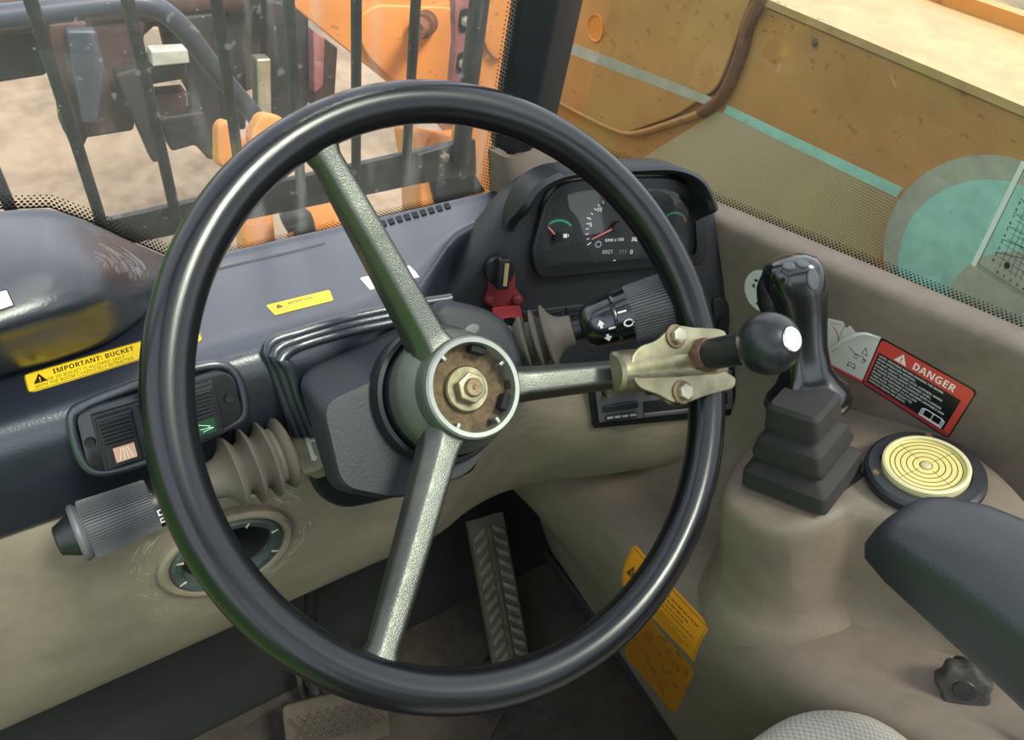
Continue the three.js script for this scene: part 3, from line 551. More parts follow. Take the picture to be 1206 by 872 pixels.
// dark padded cover on the left of the dashboard
const onPod = [];
{
  const t = thing('dash_cover', 'large dark rounded moulded cover with pale scuffs on the left end of the dashboard', 'cover');
  
  const D = (x, y, c = 0) => on(x, y, { p: PD.pt(0, 0, c), n: PD.n }), G = (x, y, f) => on(x, y, { p: fw(0, 0, f), n: V(0, 0, 1) });
  const net = [
    [G(-240, 310, 0.503), G(-100, 300, 0.503), G(0, 292, 0.503), G(60, 290, 0.503), G(112, 300, 0.503), G(155, 315, 0.503), G(192, 330, 0.503)],
    [G(-240, 262, 0.502), G(-100, 255, 0.502), G(0, 249, 0.502), G(58, 247, 0.502), G(111, 265, 0.502), G(152, 284, 0.502), G(197, 303, 0.502)],
    [G(-240, 275, 0.489), G(-100, 266, 0.489), G(0, 258, 0.489), G(62, 258, 0.489), G(114, 275, 0.489), G(155, 293, 0.489), G(197, 312, 0.489)],
    [D(-240, 400, 0.075), D(-100, 360, 0.075), D(0, 330, 0.075), D(72, 318, 0.07), D(122, 326, 0.055), D(160, 330, 0.03), D(193, 330, 0.014)],
    [D(-240, 460, 0.062), D(-100, 420, 0.062), D(0, 385, 0.06), D(75, 362, 0.056), D(128, 352, 0.044), D(162, 345, 0.026), D(190, 340, 0.010)],
    [D(-240, 485, 0.045), D(-100, 440, 0.045), D(0, 406, 0.043), D(78, 383, 0.04), D(128, 368, 0.032), D(161, 355, 0.02), D(187, 346, 0.006)],
    [D(-240, 530, 0.014), D(-100, 480, 0.014), D(0, 438, 0.013), D(70, 418, 0.012), D(125, 398, 0.011), D(164, 372, 0.008), D(184, 353, 0.002)],
    [D(-240, 540, -0.01), D(-100, 488, -0.01), D(0, 448, -0.01), D(72, 428, -0.01), D(127, 407, -0.01), D(166, 380, -0.01), D(183, 358, -0.01)]];
  onPod.push(part('shell', sheet(net, { nu: 60, nv: 60, thick: 0.004, flip: true }), M.pod, t));
}

// ------------------------------------------------------------------ steering column and its two levers
const SW = (() => { const n = V(0.05459276, 0.79953226, 0.59813694), u = V(0.99586062, 0, -0.09089354), p = V(0.19697744, 0.72597482, -0.24501176); const fr = frame(p, n); fr.h = (c) => fr.lift(c); return fr; })();
{
  const t = thing('column_cowl', 'dark plastic cowl of the steering column behind the wheel hub', 'column cowl');
  const O = [[-0.085, 0.052], [-0.0955, -0.032], [-0.06, -0.058], [0.0, -0.066], [0.062, -0.03], [0.074, 0.01], [0.07, 0.036], [0.03, 0.055], [0, 0.058]];
  const ring = (h, k, topk, kx = 1) => roundPts(O.map(([x, y]) => [x * k * (x < 0 ? kx : 1), (y > 0 ? y * topk : y * k)]), 0.012, 5).map(([x, y]) => SW.pt(x, y, h));
  part('cowl_shell', boxUV(rings([ring(-0.24, 0.9, 1.1, 0.6), ring(-0.16, 0.97, 1.08, 0.76), ring(-0.115, 1.0, 1.02, 0.95), ring(-0.106, 1.0, 0.99), ring(-0.102, 0.995, 0.95), ring(-0.084, 0.985, 0.56), ring(-0.081, 0.965, 0.52), ring(-0.0795, 0.4, 0.3)], { ang: 0.55 })), M.cowl, t);
  const b = ['cowl_bump', [[0.018, 0.06], [0.035, 0.068], [0.066, 0.05], [0.082, 0.034], [0.088, 0.0], [0.07, -0.02], [0.03, 0.0]]];
  part('cowl_bump', slab(SW, roundShape(b[1], 0.014), -0.2, 0.118, 0.01, 4, 0.8), M.cowl, t);
  const d = SW.loc(556, 388, -0.082);
  part('screw_dimple', slab(SW, roundShape(circlePts(0.005, 24, d[0], d[1]).map(([x, y]) => [d[0] + (x - d[0]) * 1.3, d[1] + (y - d[1]) * 0.8]), 0), -0.0825, 0.001, 0.0004), M.grip, t);
  part('collar_ring', lathe(SW, [[0.03, -0.085], [0.053, -0.085], [0.053, -0.074], [0.051, -0.069], [0.048, -0.068], [0.046, -0.071], [0.044, -0.064], [0.03, -0.062]], 64), M.blackPlastic, t);
  const u = frame(fw(0.14, 0.55, 0.328), V(0, 0.06, 1));
  part('opening_lip', slab(u, roundShape(local(u, [[352, 512], [362, 560], [376, 588], [402, 600], [450, 590], [560, 556], [575, 500]]), [0.004, 0.02, 0.02, 0.02, 0.03, 0.02, 0.004]), -0.03, 0.034, 0.008, 4, 0.9), M.face, t);
}
function bellowsProfile(s, list) { return s.prof(list); }
{
  const s = stick(at(392, 511, 0.585), at(60, 641, 0.485));
  const t = thing('switch_lever', 'grey ribbed switch lever with rubber bellows on the left of the steering column', 'lever');
  // cream bracket the lever comes out of
  const cr = frame(at(365, 520, 0.572), AHEAD.clone().negate().addScaledVector(RIGHT, -0.1).addScaledVector(DOWN, -0.25));
  part('bracket', slab(cr, roundShape(local(cr, [[336, 494], [361, 483], [388, 549], [356, 561]]), 0.004), -0.03, 0.032, 0.003), M.cream, t, 'cream bracket with a pale T-shaped mark');
  const mk = (n, px, r) => part(n, slab(cr, roundShape(local(cr, px), r), 0.0018, 0.0006), M.creamMark, t.getObjectByName ? t : t);
  mk('bracket_mark', [[356, 503], [360, 502], [373, 540], [368, 541]], 0.0004); mk('bracket_mark', [[364, 519.5], [376, 516], [377, 519], [365, 522.5]], 0.0003);
  for (const [x, y] of [[357.5, 503.5], [371, 540]]) { const c = cr.loc(x, y); part('bracket_mark', slab(cr, roundShape(circlePts(0.0023, 16, c[0], c[1]), 0), 0.0018, 0.0008), M.creamMark, t); }
  part('bellows', lathe(s, s.prof([[339.4, 0], [339.4, 36], [336.8, 42], [333.3, 44], [329.8, 41], [326.2, 34], [321.8, 34], [315.7, 46], [313.0, 47], [308.6, 35], [303.4, 31], [296.3, 46], [293.7, 47], [289.3, 34], [284.0, 30], [275.2, 45], [272.6, 46], [267.3, 33], [259.4, 25], [248.8, 22], [241.8, 21], [240.0, 0]]), 56, 0.9), M.bellows, t);
  part('stem', lathe(s, s.prof([[244, 0], [244, 17], [205, 18], [205, 0]]), 32), M.blackPlastic, t);
  part('sleeve', lathe(s, s.prof([[218, 0], [218, 24], [212, 27], [200, 28], [178, 30], [176, 0]]), 48), M.blackPlastic, t);
  const g0 = s.t(180), g1 = s.t(101), r0 = s.r(178, 31), r1 = s.r(104, 36), N = 60, ring = (h, r, cut = 0.0018) => Array.from({ length: N * 4 }, (_, i) => { const a = i / (N * 4) * 6.28319, q = r - (i % 4 < 2 ? 0 : cut); return s.pt(Math.cos(a) * q, Math.sin(a) * q, h); });
  part('ribbed_grip', rings([ring(g0, r0 * 0.97, 0.0003), ring(g0 + 0.001, r0), ring((g0 + g1) / 2, (r0 + r1) / 2), ring(g1 - 0.001, r1), ring(g1, r1 * 0.97, 0.0003)], { ang: 0.3 }), M.grip, t);
  part('end_ring', lathe(s, s.prof([[104, 0], [104, 33], [101, 32], [98, 33], [96, 35], [92, 35.5], [89, 33], [88, 0]]), 56), M.grip, t);
  part('end_button', lathe(s, s.prof([[90, 0], [90, 27], [84, 25], [76, 21], [71, 19], [68, 18], [66, 15], [66, 0]]), 40), M.blackPlastic, t);
  const mkp = (x, dy) => { const h = s.t(x), a = Math.atan2(1, -0.2); };
  // small white marks on the sleeve, on the side facing the seat
  const toEye = EYE.clone().sub(s.pt(0, 0, s.t(190))); const ax = toEye.dot(s.u), ay = toEye.dot(s.v), A0 = Math.atan2(ay, ax);
  for (const da of [-0.42, -0.8]) { const a = A0 + da * Math.sign(1), h = s.t(187), R = s.r(187, 29.6); const q = frame(s.pt(Math.cos(a) * R, Math.sin(a) * R, h), s.u.clone().multiplyScalar(Math.cos(a)).addScaledVector(s.v, Math.sin(a)), s.n); const o = roundShape(rectPts(-0.0022, -0.0042, 0.0022, 0.0042), 0.0003); o.holes.push(new THREE.Path(rectPts(-0.0014, -0.0034, 0.0014, 0.0034).map(([x, y]) => new THREE.Vector2(x, y)))); part('mark', slab(q, o, -0.0004, 0.0008), M.white, t); }
}
{
  const s = stick(at(588, 414, 0.62), at(806, 352, 0.6));
  const t = thing('shuttle_lever', 'black shuttle lever with arrow marks and ribbed grip on the right of the column', 'lever');
  part('bellows', lathe(s, s.prof([[592, 0], [592, 27], [604, 28], [610, 24], [618, 33], [620, 33.5], [624, 25], [629, 24], [632, 37], [634, 37.5], [638, 28], [642, 26], [645, 39], [647, 39.5], [652, 28], [658, 22], [664, 19.5], [672, 19], [675, 18], [676, 0]]), 56, 0.9), M.bellows, t);
  part('stem', lathe(s, s.prof([[668, 0], [668, 12.5], [692, 13], [692, 0]]), 32), M.blackPlastic, t);
  const body = part('lever_body', lathe(s, s.prof([[684, 0], [684, 14], [685, 16.5], [687, 19.5], [690, 22.5], [694, 25.2], [698, 27], [703, 28.3], [712, 29.4], [722, 30.5], [723, 32], [726, 32], [727, 31], [744, 33], [745, 0]]), 64, 0.8), M.blackGloss, t);
  const g0 = s.t(741), g1 = s.t(803), r0 = s.r(741, 34), r1 = s.r(800, 38), N = 60, ring = (h, r, cut = 0.0019) => Array.from({ length: N * 4 }, (_, i) => { const a = i / (N * 4) * 6.28319, q = r - (i % 4 < 2 ? 0 : cut); return s.pt(Math.cos(a) * q, Math.sin(a) * q, h); });
  part('ribbed_grip', rings([ring(g0, r0 * 0.97, 0.0003), ring(g0 + 0.001, r0), ring((g0 + g1) / 2, (r0 + r1) / 2), ring(g1 - 0.002, r1), ring(g1, r1 * 0.9, 0.0003)], { ang: 0.3 }), M.grip, t);
  // marks: arrows, lines, 0, on the side facing the seat
  const mark = (px, py, draw, w = 64) => {
    const c = s.t(px), base = pixel(s.pt(0, 0, c)), R = s.r(px, px < 726 ? 30 : 32.4);
    const e = EYE.clone().sub(s.pt(0, 0, c)), A0 = Math.atan2(e.dot(s.v), e.dot(s.u));
    let best = A0, err = 1e9; for (let k = -60; k <= 60; k++) { const a = A0 + k * 0.02, q = pixel(s.pt(Math.cos(a) * R, Math.sin(a) * R, c)); const d = Math.abs(q[1] - py); if (d < err) { err = d; best = a; } }
    const q = frame(s.pt(Math.cos(best) * R, Math.sin(best) * R, c), s.u.clone().multiplyScalar(Math.cos(best)).addScaledVector(s.v, Math.sin(best)), s.v.clone().multiplyScalar(Math.cos(best)).addScaledVector(s.u, -Math.sin(best)));
    part('mark', slab(q, draw, -0.0003, 0.0006), M.white, t);
  };
  const k = 1, S = (pts) => roundShape(pts, 0);
  mark(711, 397, S([[-0.003, 0], [0, 0.0042], [0.003, 0], [0.0011, 0], [0.0011, -0.0026], [-0.0011, -0.0026], [-0.0011, 0]]));
  mark(707, 383, S([[-0.003, 0], [0, -0.0042], [0.003, 0], [0.0011, 0], [0.0011, 0.0026], [-0.0011, 0.0026], [-0.0011, 0]]));
  mark(719, 386, S(rectPts(-0.0035, -0.0007, 0.0035, 0.0007))); mark(733, 367, S(rectPts(-0.0035, -0.0007, 0.0035, 0.0007)));
  const zero = roundShape(circlePts(0.0042, 24).map(([x, y]) => [x, y * 0.75]), 0); zero.holes.push(new THREE.Path(circlePts(0.0029, 24).map(([x, y]) => new THREE.Vector2(x, y * 0.72)))); mark(737, 380, zero);
}

// ------------------------------------------------------------------ steering wheel
{
  const t = thing('steering_wheel', 'black three-spoke steering wheel with worn metal spokes and an open hub', 'steering wheel');
  part('rim', new THREE.TorusGeometry(0.19, 0.0138, 36, 200).applyMatrix4(SW.M), M.rim, t);
  part('hub', lathe(SW, [[0.0315, -0.03], [0.0315, -0.019], [0.0350, -0.0185], [0.0362, -0.021], [0.0366, -0.034], [0.040, -0.038], [0.0438, -0.044], [0.0450, -0.050], [0.0445, -0.064], [0.040, -0.066], [0.0, -0.066]], 72, 0.5), M.hub, t);
  part('hub_ring', lathe(SW, [[0.0302, -0.037], [0.0302, -0.0185], [0.0308, -0.0168], [0.0338, -0.0166], [0.0352, -0.018], [0.0352, -0.021]], 72, 0.5), M.hubRing, t);
  part('hub_floor', lathe(SW, [[0.0, -0.0335], [0.012, -0.033], [0.02, -0.034], [0.0305, -0.0315]], 48), M.rustFloor, t, 'rusty brown floor of the open hub');
  for (const a of [0.95, -0.75, 3.3]) { const q = frame(SW.pt(Math.cos(a) * 0.0278, Math.sin(a) * 0.0278, -0.031), SW.n, SW.u.clone().multiplyScalar(Math.cos(a)).addScaledVector(SW.v, Math.sin(a))); part('clip_slot', slab(q, rectPts(-0.0055, -0.003, 0.0055, 0.0022), 0.0, a > 3 ? 0.001 : 0.009, 0.0004), M.ventDark, t); }
  for (const a of [0.25, 2.0, 3.9, 5.0]) { const q = frame(SW.pt(Math.cos(a) * 0.0288, Math.sin(a) * 0.0288, -0.034), SW.n, SW.u.clone().multiplyScalar(Math.cos(a)).addScaledVector(SW.v, Math.sin(a))); part('clip_rib', slab(q, rectPts(-0.0012, -0.0022, 0.0012, 0.0022), 0.0, 0.014, 0.0003), M.hubRing, t); }
  part('washer', lathe(SW, [[0, -0.0335], [0.0162, -0.0335], [0.0162, -0.0295], [0.0152, -0.0285], [0, -0.0285]], 40), M.zinc, t);
  const nut = part('nut', slab(SW, roundShape(hexPts(0.0112, 0.35), 0.001), -0.029, 0.0085, 0.0013), M.zinc, t, 'zinc plated hexagon nut');
  part('bolt_end', lathe(SW, [[0, -0.0165], [0.0012, -0.0163], [0.0016, -0.0178], [0.0055, -0.0175], [0.0066, -0.0192], [0.0066, -0.026], [0, -0.026]], 32), M.boltRust, t);
  for (const deg of [103.2, 223.4, 342.6]) {
    const a = deg * Math.PI / 180, e = SW.u.clone().multiplyScalar(Math.cos(a)).addScaledVector(SW.v, Math.sin(a)), w = SW.n.clone().cross(e);
    const sec = (r, hw, top, bot, k = 0.55) => roundPts([[-hw, bot], [-hw, lerp(bot, top, 0.55)], [-hw * k, top], [hw * k, top], [hw, lerp(bot, top, 0.55)], [hw, bot]], 0.0028, 4).map(([x, h]) => SW.pt(0, 0, h).addScaledVector(e, r).addScaledVector(w, x));
    part('spoke', boxUV(rings([sec(0.030, 0.0185, -0.022, -0.06), sec(0.037, 0.0155, -0.023, -0.058), sec(0.044, 0.0132, -0.0225, -0.052), sec(0.06, 0.0124, -0.019, -0.046), sec(0.1, 0.0114, -0.011, -0.035), sec(0.14, 0.0105, -0.004, -0.024), sec(0.172, 0.0098, 0.001, -0.015), sec(0.180, 0.0125, 0.004, -0.012), sec(0.19, 0.013, 0.005, -0.008)], { ang: 0.6 })), M.spoke, t);
  }
}
// steering knob clamped on the right spoke
{
  const t = thing('steering_knob', 'black ball steering knob on a zinc plated clamp bolted to the wheel rim', 'steering knob');
  const H = 0.016, fr = SW.lift(0), out = [[741, 421], [752, 408], [772, 402], [783, 391], [797, 383], [812, 386], [846, 388], [854, 392], [853, 402], [842, 412], [842, 432], [866, 446], [863, 458], [826, 468], [806, 476], [788, 474], [775, 466], [752, 458], [744, 446]];
  part('clamp_plate', slab(fr, roundShape(local(fr, out, H), 0.006), H - 0.002, 0.0042, 0.0012), M.zinc, t);
  part('back_plate', slab(fr, roundShape(local(fr, [[752, 420], [775, 398], [798, 388], [845, 395], [860, 450], [815, 474], [792, 480], [772, 464], [752, 452]], -0.016), 0.006), -0.0185, 0.003, 0.001), M.zinc, t);
  const a = -17.4 * Math.PI / 180, e = SW.u.clone().multiplyScalar(Math.cos(a)).addScaledVector(SW.v, Math.sin(a)), w = SW.n.clone().cross(e);
  const sec = (r, hw, top) => { const q = []; for (let i = 0; i <= 14; i++) { const b = Math.PI * i / 14; q.push([Math.cos(b) * hw, Math.sin(b) * top]); } return q.map(([x, h]) => SW.pt(0, 0, h + 0.003).addScaledVector(e, r).addScaledVector(w, x)); };
  part('clamp_channel', boxUV(rings([sec(0.099, 0.0135, 0.0128), sec(0.1015, 0.0155, 0.0155), sec(0.11, 0.016, 0.0165), sec(0.15, 0.0165, 0.0175), sec(0.185, 0.018, 0.0175), sec(0.197, 0.019, 0.016)], { ang: 0.6 })), M.zinc, t);
  for (const [x, y] of [[797, 396], [805, 462]]) {
    const c = SW.loc(x, y, H + 0.004), b = frame(SW.pt(c[0], c[1], H + 0.002), SW.n);
    const m = part('bolt', lathe(b, [[0, 0.001], [0.0088, 0.001], [0.0088, 0.0015], [0.008, 0.0022], [0, 0.0022]], 32), M.boltRust, t);
    part('bolt_head', slab(b, roundShape(hexPts(0.0062, 0.2), 0.0006), 0.002, 0.0048, 0.001), M.zincClean, m);
  }
  const c = SW.loc(905, 405, 0.082), K = frame(SW.pt(c[0], c[1], 0), SW.n);
  part('hex_nut', slab(K, roundShape(hexPts(0.0135, 0.5), 0.001), 0.017, 0.011, 0.001), M.rustNut, t);
  part('neck', lathe(K, [[0, 0.027], [0.0112, 0.027], [0.0116, 0.032], [0.0116, 0.066], [0, 0.066]], 40), M.blackPlastic, t);
  const R = 0.0212, ball = []; for (let i = 0; i <= 28; i++) { const b = -1.02 + (i / 28) * (1.02 + 1.13); ball.push([R * Math.cos(b), 0.082 + R * Math.sin(b)]); }
  part('ball', lathe(K, [[0, 0.064], ...ball, [0.0083, 0.1], [0, 0.1]], 64, 0.9), M.ball, t);
  part('cap', lathe(K, [[0, 0.1], [0.0083, 0.1], [0.0085, 0.1018], [0.0078, 0.1026], [0, 0.1028]], 40), M.chrome, t, 'shiny round metal cap');
}

// ------------------------------------------------------------------ instruments on the turned face
{
  const t = thing('instrument_cluster', 'instrument cluster with a speed dial and small gauges under a curved hood', 'instrument cluster');
  const P = (px, c = 0) => local(PQ, px, c);
  const bez = P([[632, 328], [624, 300], [640, 234], [660, 214], [700, 208], [790, 207], [815, 220], [829, 250], [830, 296], [826, 311]], 0.006);
  const rr = [0.012, 0.01, 0.016, 0.02, 0.02, 0.02, 0.02, 0.02, 0.01, 0.012];
  const s = roundShape(bez, rr, 6), face = P([[639, 316], [634, 296], [646, 244], [662, 226], [690, 220], [786, 219], [806, 229], [819, 254], [821, 290], [818, 301]], 0.006), fs = roundPts(face, [0.006, 0.01, 0.016, 0.018, 0.02, 0.02, 0.018, 0.02, 0.008, 0.006], 6);
  const bs = roundShape(bez, rr, 6); bs.holes.push(new THREE.Path(fs.map(([x, y]) => new THREE.Vector2(x, y))));
  part('bezel', slab(PQ, bs, -0.002, 0.012, 0.0022), M.blackPlastic, t);
  const xs = fs.map((q) => q[0]), ys = fs.map((q) => q[1]), x0 = Math.min(...xs), x1 = Math.max(...xs), y0 = Math.min(...ys), y1 = Math.max(...ys);
  const W = 1024, Hh = Math.round(1024 * (y1 - y0) / (x1 - x0)), toUV = (px, py) => { const [a, b] = PQ.loc(px, py, 0.003); return [(a - x0) / (x1 - x0) * W, (y1 - b) / (y1 - y0) * Hh]; };
  const sc = W / (x1 - x0);
  const dial = print(W, Hh, (x) => {
    x.fillStyle = '#24282a'; x.fillRect(0, 0, W, Hh);
    x.textAlign = 'center'; x.textBaseline = 'middle';
    const poly = (pts) => { x.beginPath(); pts.forEach((p, i) => { const q = toUV(...p); i ? x.lineTo(...q) : x.moveTo(...q); }); };
    x.strokeStyle = '#101314'; x.lineWidth = 7;
    poly([[646, 250], [656, 232], [692, 227], [697, 234], [688, 251], [676, 255]]); x.stroke();
    poly([[638, 297], [686, 287], [698, 304], [696, 314], [640, 317]]); x.fillStyle = '#1e2224'; x.fill(); x.stroke();
    poly([[782, 243], [792, 238], [792, 226]]); x.stroke();
    const arc = (c, r, a0, a1, col, lw) => { const q = toUV(...c); x.strokeStyle = col; x.lineWidth = lw; x.beginPath(); x.arc(q[0], q[1], r * sc, a0, a1); x.stroke(); };
    arc([655, 275], 0.0185, -2.2, 2.1, '#121516', 6); arc([657, 281], 0.0165, -2.35, -0.7, '#2f8d72', 13);
    arc([793, 269], 0.018, -2.9, 0.6, '#1b1f20', 5); arc([793, 268], 0.014, -2.2, -0.75, '#2f8d72', 11); arc([793, 268], 0.014, -0.7, -0.35, '#c96a62', 11);
    const cc = toUV(724, 268); x.strokeStyle = '#d8dad6'; x.fillStyle = '#d8dad6';
    for (let i = 0; i <= 24; i++) { const a = 2.62 + i / 24 * 4.2, big = i % 5 === 0, r0 = 0.0262 * sc, r1 = (big ? 0.0305 : 0.0292) * sc; x.lineWidth = big ? 8 : 6; x.beginPath(); x.moveTo(cc[0] + Math.cos(a) * r0, cc[1] + Math.sin(a) * r0); x.lineTo(cc[0] + Math.cos(a) * r1, cc[1] + Math.sin(a) * r1); x.stroke(); }
    x.font = 'bold 34px sans-serif'; const put = (tx, px, py, f) => { if (f) x.font = f; const q = toUV(px, py); x.fillText(tx, q[0], q[1]); };
    put('5', 696, 265); put('10', 706, 247); put('30', 747, 282);
    put('RPM x 100', 724, 283, 'bold 25px sans-serif'); put('▬▬▬', 724, 289, '12px sans-serif');
    x.fillStyle = '#c8cac6'; put('0021', 716, 297, 'bold 30px monospace'); x.fillStyle = '#8b8d8c'; put('777', 734, 297, 'bold 28px monospace'); x.fillStyle = '#d0d2ce'; put('0', 744, 297, 'bold 38px sans-serif');
    arc([705, 288], 0.0028, 0, 6.3, '#c8cac6', 4); put("'", 705, 287, 'bold 24px sans-serif');
    x.fillStyle = '#e6e8e4'; arc([724, 308], 0.0009, 0, 6.3, '#f4f4f0', 7);
    const b = toUV(666, 278); x.fillRect(b[0] - 12, b[1] - 12, 24, 24); x.fillRect(b[0] - 22, b[1] - 8, 6, 16); x.fillRect(b[0] + 16, b[1] - 8, 6, 16);
  });
  const g = new THREE.ShapeGeometry(new THREE.Shape(fs.map(([a, b]) => new THREE.Vector2(a, b))), 12), p = g.attributes.position, uv = g.attributes.uv;
  for (let i = 0; i < p.count; i++) uv.setXY(i, (p.getX(i) - x0) / (x1 - x0), (p.getY(i) - y0) / (y1 - y0));
  part('dial_face', g.translate(0, 0, 0.0025).applyMatrix4(PQ.M), printed(dial, 0.5), t);
  const needle = (x0, y0, x1, y1, w, hubR) => {
    const A = PQ.loc(x0, y0, 0.005), B = PQ.loc(x1, y1, 0.005), d = new THREE.Vector2(B[0] - A[0], B[1] - A[1]), L = d.length(); d.divideScalar(L); const nn = [-d.y * w, d.x * w];
    const m = part('needle', slab(PQ, roundShape([[A[0] + nn[0], A[1] + nn[1]], [A[0] - nn[0], A[1] - nn[1]], [B[0] - nn[0] * 0.6, B[1] - nn[1] * 0.6], [B[0] + nn[0] * 0.6, B[1] + nn[1] * 0.6]], 0), 0.0045, 0.001), mat('#d9706c', 0.5), t);
    part('needle_hub', lathe(frame(PQ.pt(A[0], A[1], 0.003), PQ.n), [[0, 0.0045], [hubR * 0.9, 0.0045], [hubR, 0.0035], [hubR, 0]], 28), M.blackPlastic, m);
  };
  needle(727, 267, 697, 282, 0.0008, 0.0052); needle(657, 280, 641, 262, 0.0008, 0.0048);
  // hood: an arched lip standing out from the face
  const o = [[607, 282], [611, 255], [628, 222], [655, 205], [690, 200], [745, 197], [800, 197], [828, 210], [843, 236], [846, 252], [838, 272]];
  const inner = [[618, 283], [622, 258], [637, 230], [662, 214], [694, 208], [745, 205], [797, 205], [822, 217], [834, 239], [836, 253], [832, 268]];
  const A = o.map(([x, y]) => atQ(x, y, 0.036)), B = inner.map(([x, y]) => atQ(x, y, 0.036)), A0 = o.map(([x, y]) => atQ(x, y, 0.036).addScaledVector(PQ.n, -0.04)), B0 = inner.map(([x, y]) => atQ(x, y, 0.036).addScaledVector(PQ.n, -0.04));
  const mid = A.map((q, i) => q.clone().add(B[i]).multiplyScalar(0.5).addScaledVector(PQ.n, 0.003));
  const n = 60, C = [A0, A, mid, B, B0].map((l) => smoothLine(l, n));
  part('hood', boxUV(rings(Array.from({ length: n + 1 }, (_, i) => { const k = smooth(i / n, 0, 0.16) * (1 - smooth(i / n, 0.86, 1)); const q = C.map((c) => c[i].clone()); const f = 1 - k; [1, 2, 3].forEach((j) => q[j].addScaledVector(PQ.n, -0.028 * f)); return q; }), { ang: 0.9 })), M.face, t);
  part('cover_lens', new THREE.ShapeGeometry(new THREE.Shape(fs.map(([a, b]) => new THREE.Vector2(a, b))), 12).translate(0, 0, 0.0085).applyMatrix4(PQ.M), M.glass, t);
}
{
  const t = thing('isolator_switch', 'black rotary switch on a red plate with a red forked lever beside the instruments', 'switch');
  const pl = part('mounting_plate', slab(PQ, roundShape(local(PQ, [[574, 308], [582, 302], [599, 302], [606, 312], [607, 340], [617, 352], [613, 361], [575, 361], [570, 354], [575, 340]], 0.002), 0.003), 0.0, 0.003, 0.0008), M.redDull, t);
  const c = PQ.loc(590, 320, 0.012), k = frame(PQ.pt(c[0], c[1], 0.003), PQ.n);
  part('knob', lathe(k, [[0, 0], [0.0135, 0], [0.014, 0.004], [0.0132, 0.0085], [0, 0.009]], 40), M.blackPlastic, t);
  part('knob_grip', slab(frame(k.pt(0, 0, 0.009), PQ.n, PQ.v.clone().addScaledVector(PQ.u, 0.08)), roundShape(rectPts(-0.0055, -0.0145, 0.0055, 0.0145), 0.003), -0.001, 0.011, 0.002), M.blackPlastic, t);
  part('knob_inlay', slab(frame(k.pt(0.001, 0, 0.019), PQ.n, PQ.v.clone().addScaledVector(PQ.u, 0.08)), roundShape(rectPts(-0.0014, -0.0105, 0.0024, 0.0105), 0.0008), -0.0006, 0.0012, 0.0003), M.tan, t, 'pale tan pointer inlay');
  for (const [x, y] of [[577, 354], [609, 354]]) { const q = PQ.loc(x, y, 0.005); part('screw', lathe(frame(PQ.pt(q[0], q[1], 0.002), PQ.n), [[0, 0.0062], [0.003, 0.0058], [0.005, 0.004], [0.0056, 0], [0, 0]], 20), M.redDull, t); }
  const L = frame(atQ(595, 362, 0.004), PQ.n.clone().addScaledVector(PQ.v, 0.25));
  const o = roundShape(local(L, [[578, 362], [611, 359], [615, 374], [622, 402], [585, 410], [581, 385]]), 0.003); o.holes.push(new THREE.Path(roundPts(local(L, [[590, 374], [606, 372], [613, 404], [595, 407]]), 0.004).map(([x, y]) => new THREE.Vector2(x, y))));
  part('forked_lever', slab(L, o, 0, 0.003, 0.0008), M.red, t, 'bright red forked lever');
}
{
  const t = thing('blank_row', 'row of black ribbed switch blanks behind the shuttle lever', 'switch blanks');
  const f = PQ.lift(0.0);
  part('frame', slab(PQ, roundShape(local(PQ, [[612, 366], [735, 352], [738, 385], [620, 402]]), 0.002), 0, 0.0025, 0.0006), M.blackRubber, t);
  for (const [a, b] of [[615, 630], [634, 661], [666, 690], [695, 720]]) {
    const y = (x) => 368 - (x - 612) * 0.11, pts = local(PQ, [[a, y(a)], [b, y(b)], [b + 1, y(b) + 26], [a + 3, y(a) + 28]], 0.003);
    const m = part('blank', slab(PQ, roundShape(pts, 0.0015), 0.0015, 0.003, 0.0006), M.blackPlastic, t);
    for (let k = 0; k < 5; k++) { const yy = (x) => y(x) + 3.5 + k * 5; part('rib', slab(PQ, local(PQ, [[a + 2, yy(a)], [b - 2, yy(b)], [b - 2, yy(b) + 2.6], [a + 2.5, yy(a) + 2.6]], 0.0045), 0.0042, 0.0012, 0.0004), M.blackPlastic, m); }
  }
  const c = PQ.loc(677, 372, 0.002); part('round_socket', lathe(frame(PQ.pt(c[0], c[1], 0.002), PQ.n), [[0.006, 0], [0.006, 0.003], [0.0085, 0.0035], [0.0095, 0]], 28), M.blackRubber, t);
}
{
  const t = thing('toggle_plate', 'small dark oval switch plate right of the wheel rim on the dashboard', 'switch plate');
  part('plate', slab(PQ, roundShape(local(PQ, [[838, 352], [850, 348], [857, 358], [858, 384], [848, 390], [840, 380]]), 0.004), -0.001, 0.0035, 0.001), M.blackPlastic, t);
  const c = PQ.loc(848, 378, 0.003); part('button', lathe(frame(PQ.pt(c[0], c[1], 0.002), PQ.n), [[0, 0.004], [0.0028, 0.0038], [0.0036, 0.002], [0.0036, 0]], 20), M.blackGloss, t);
}
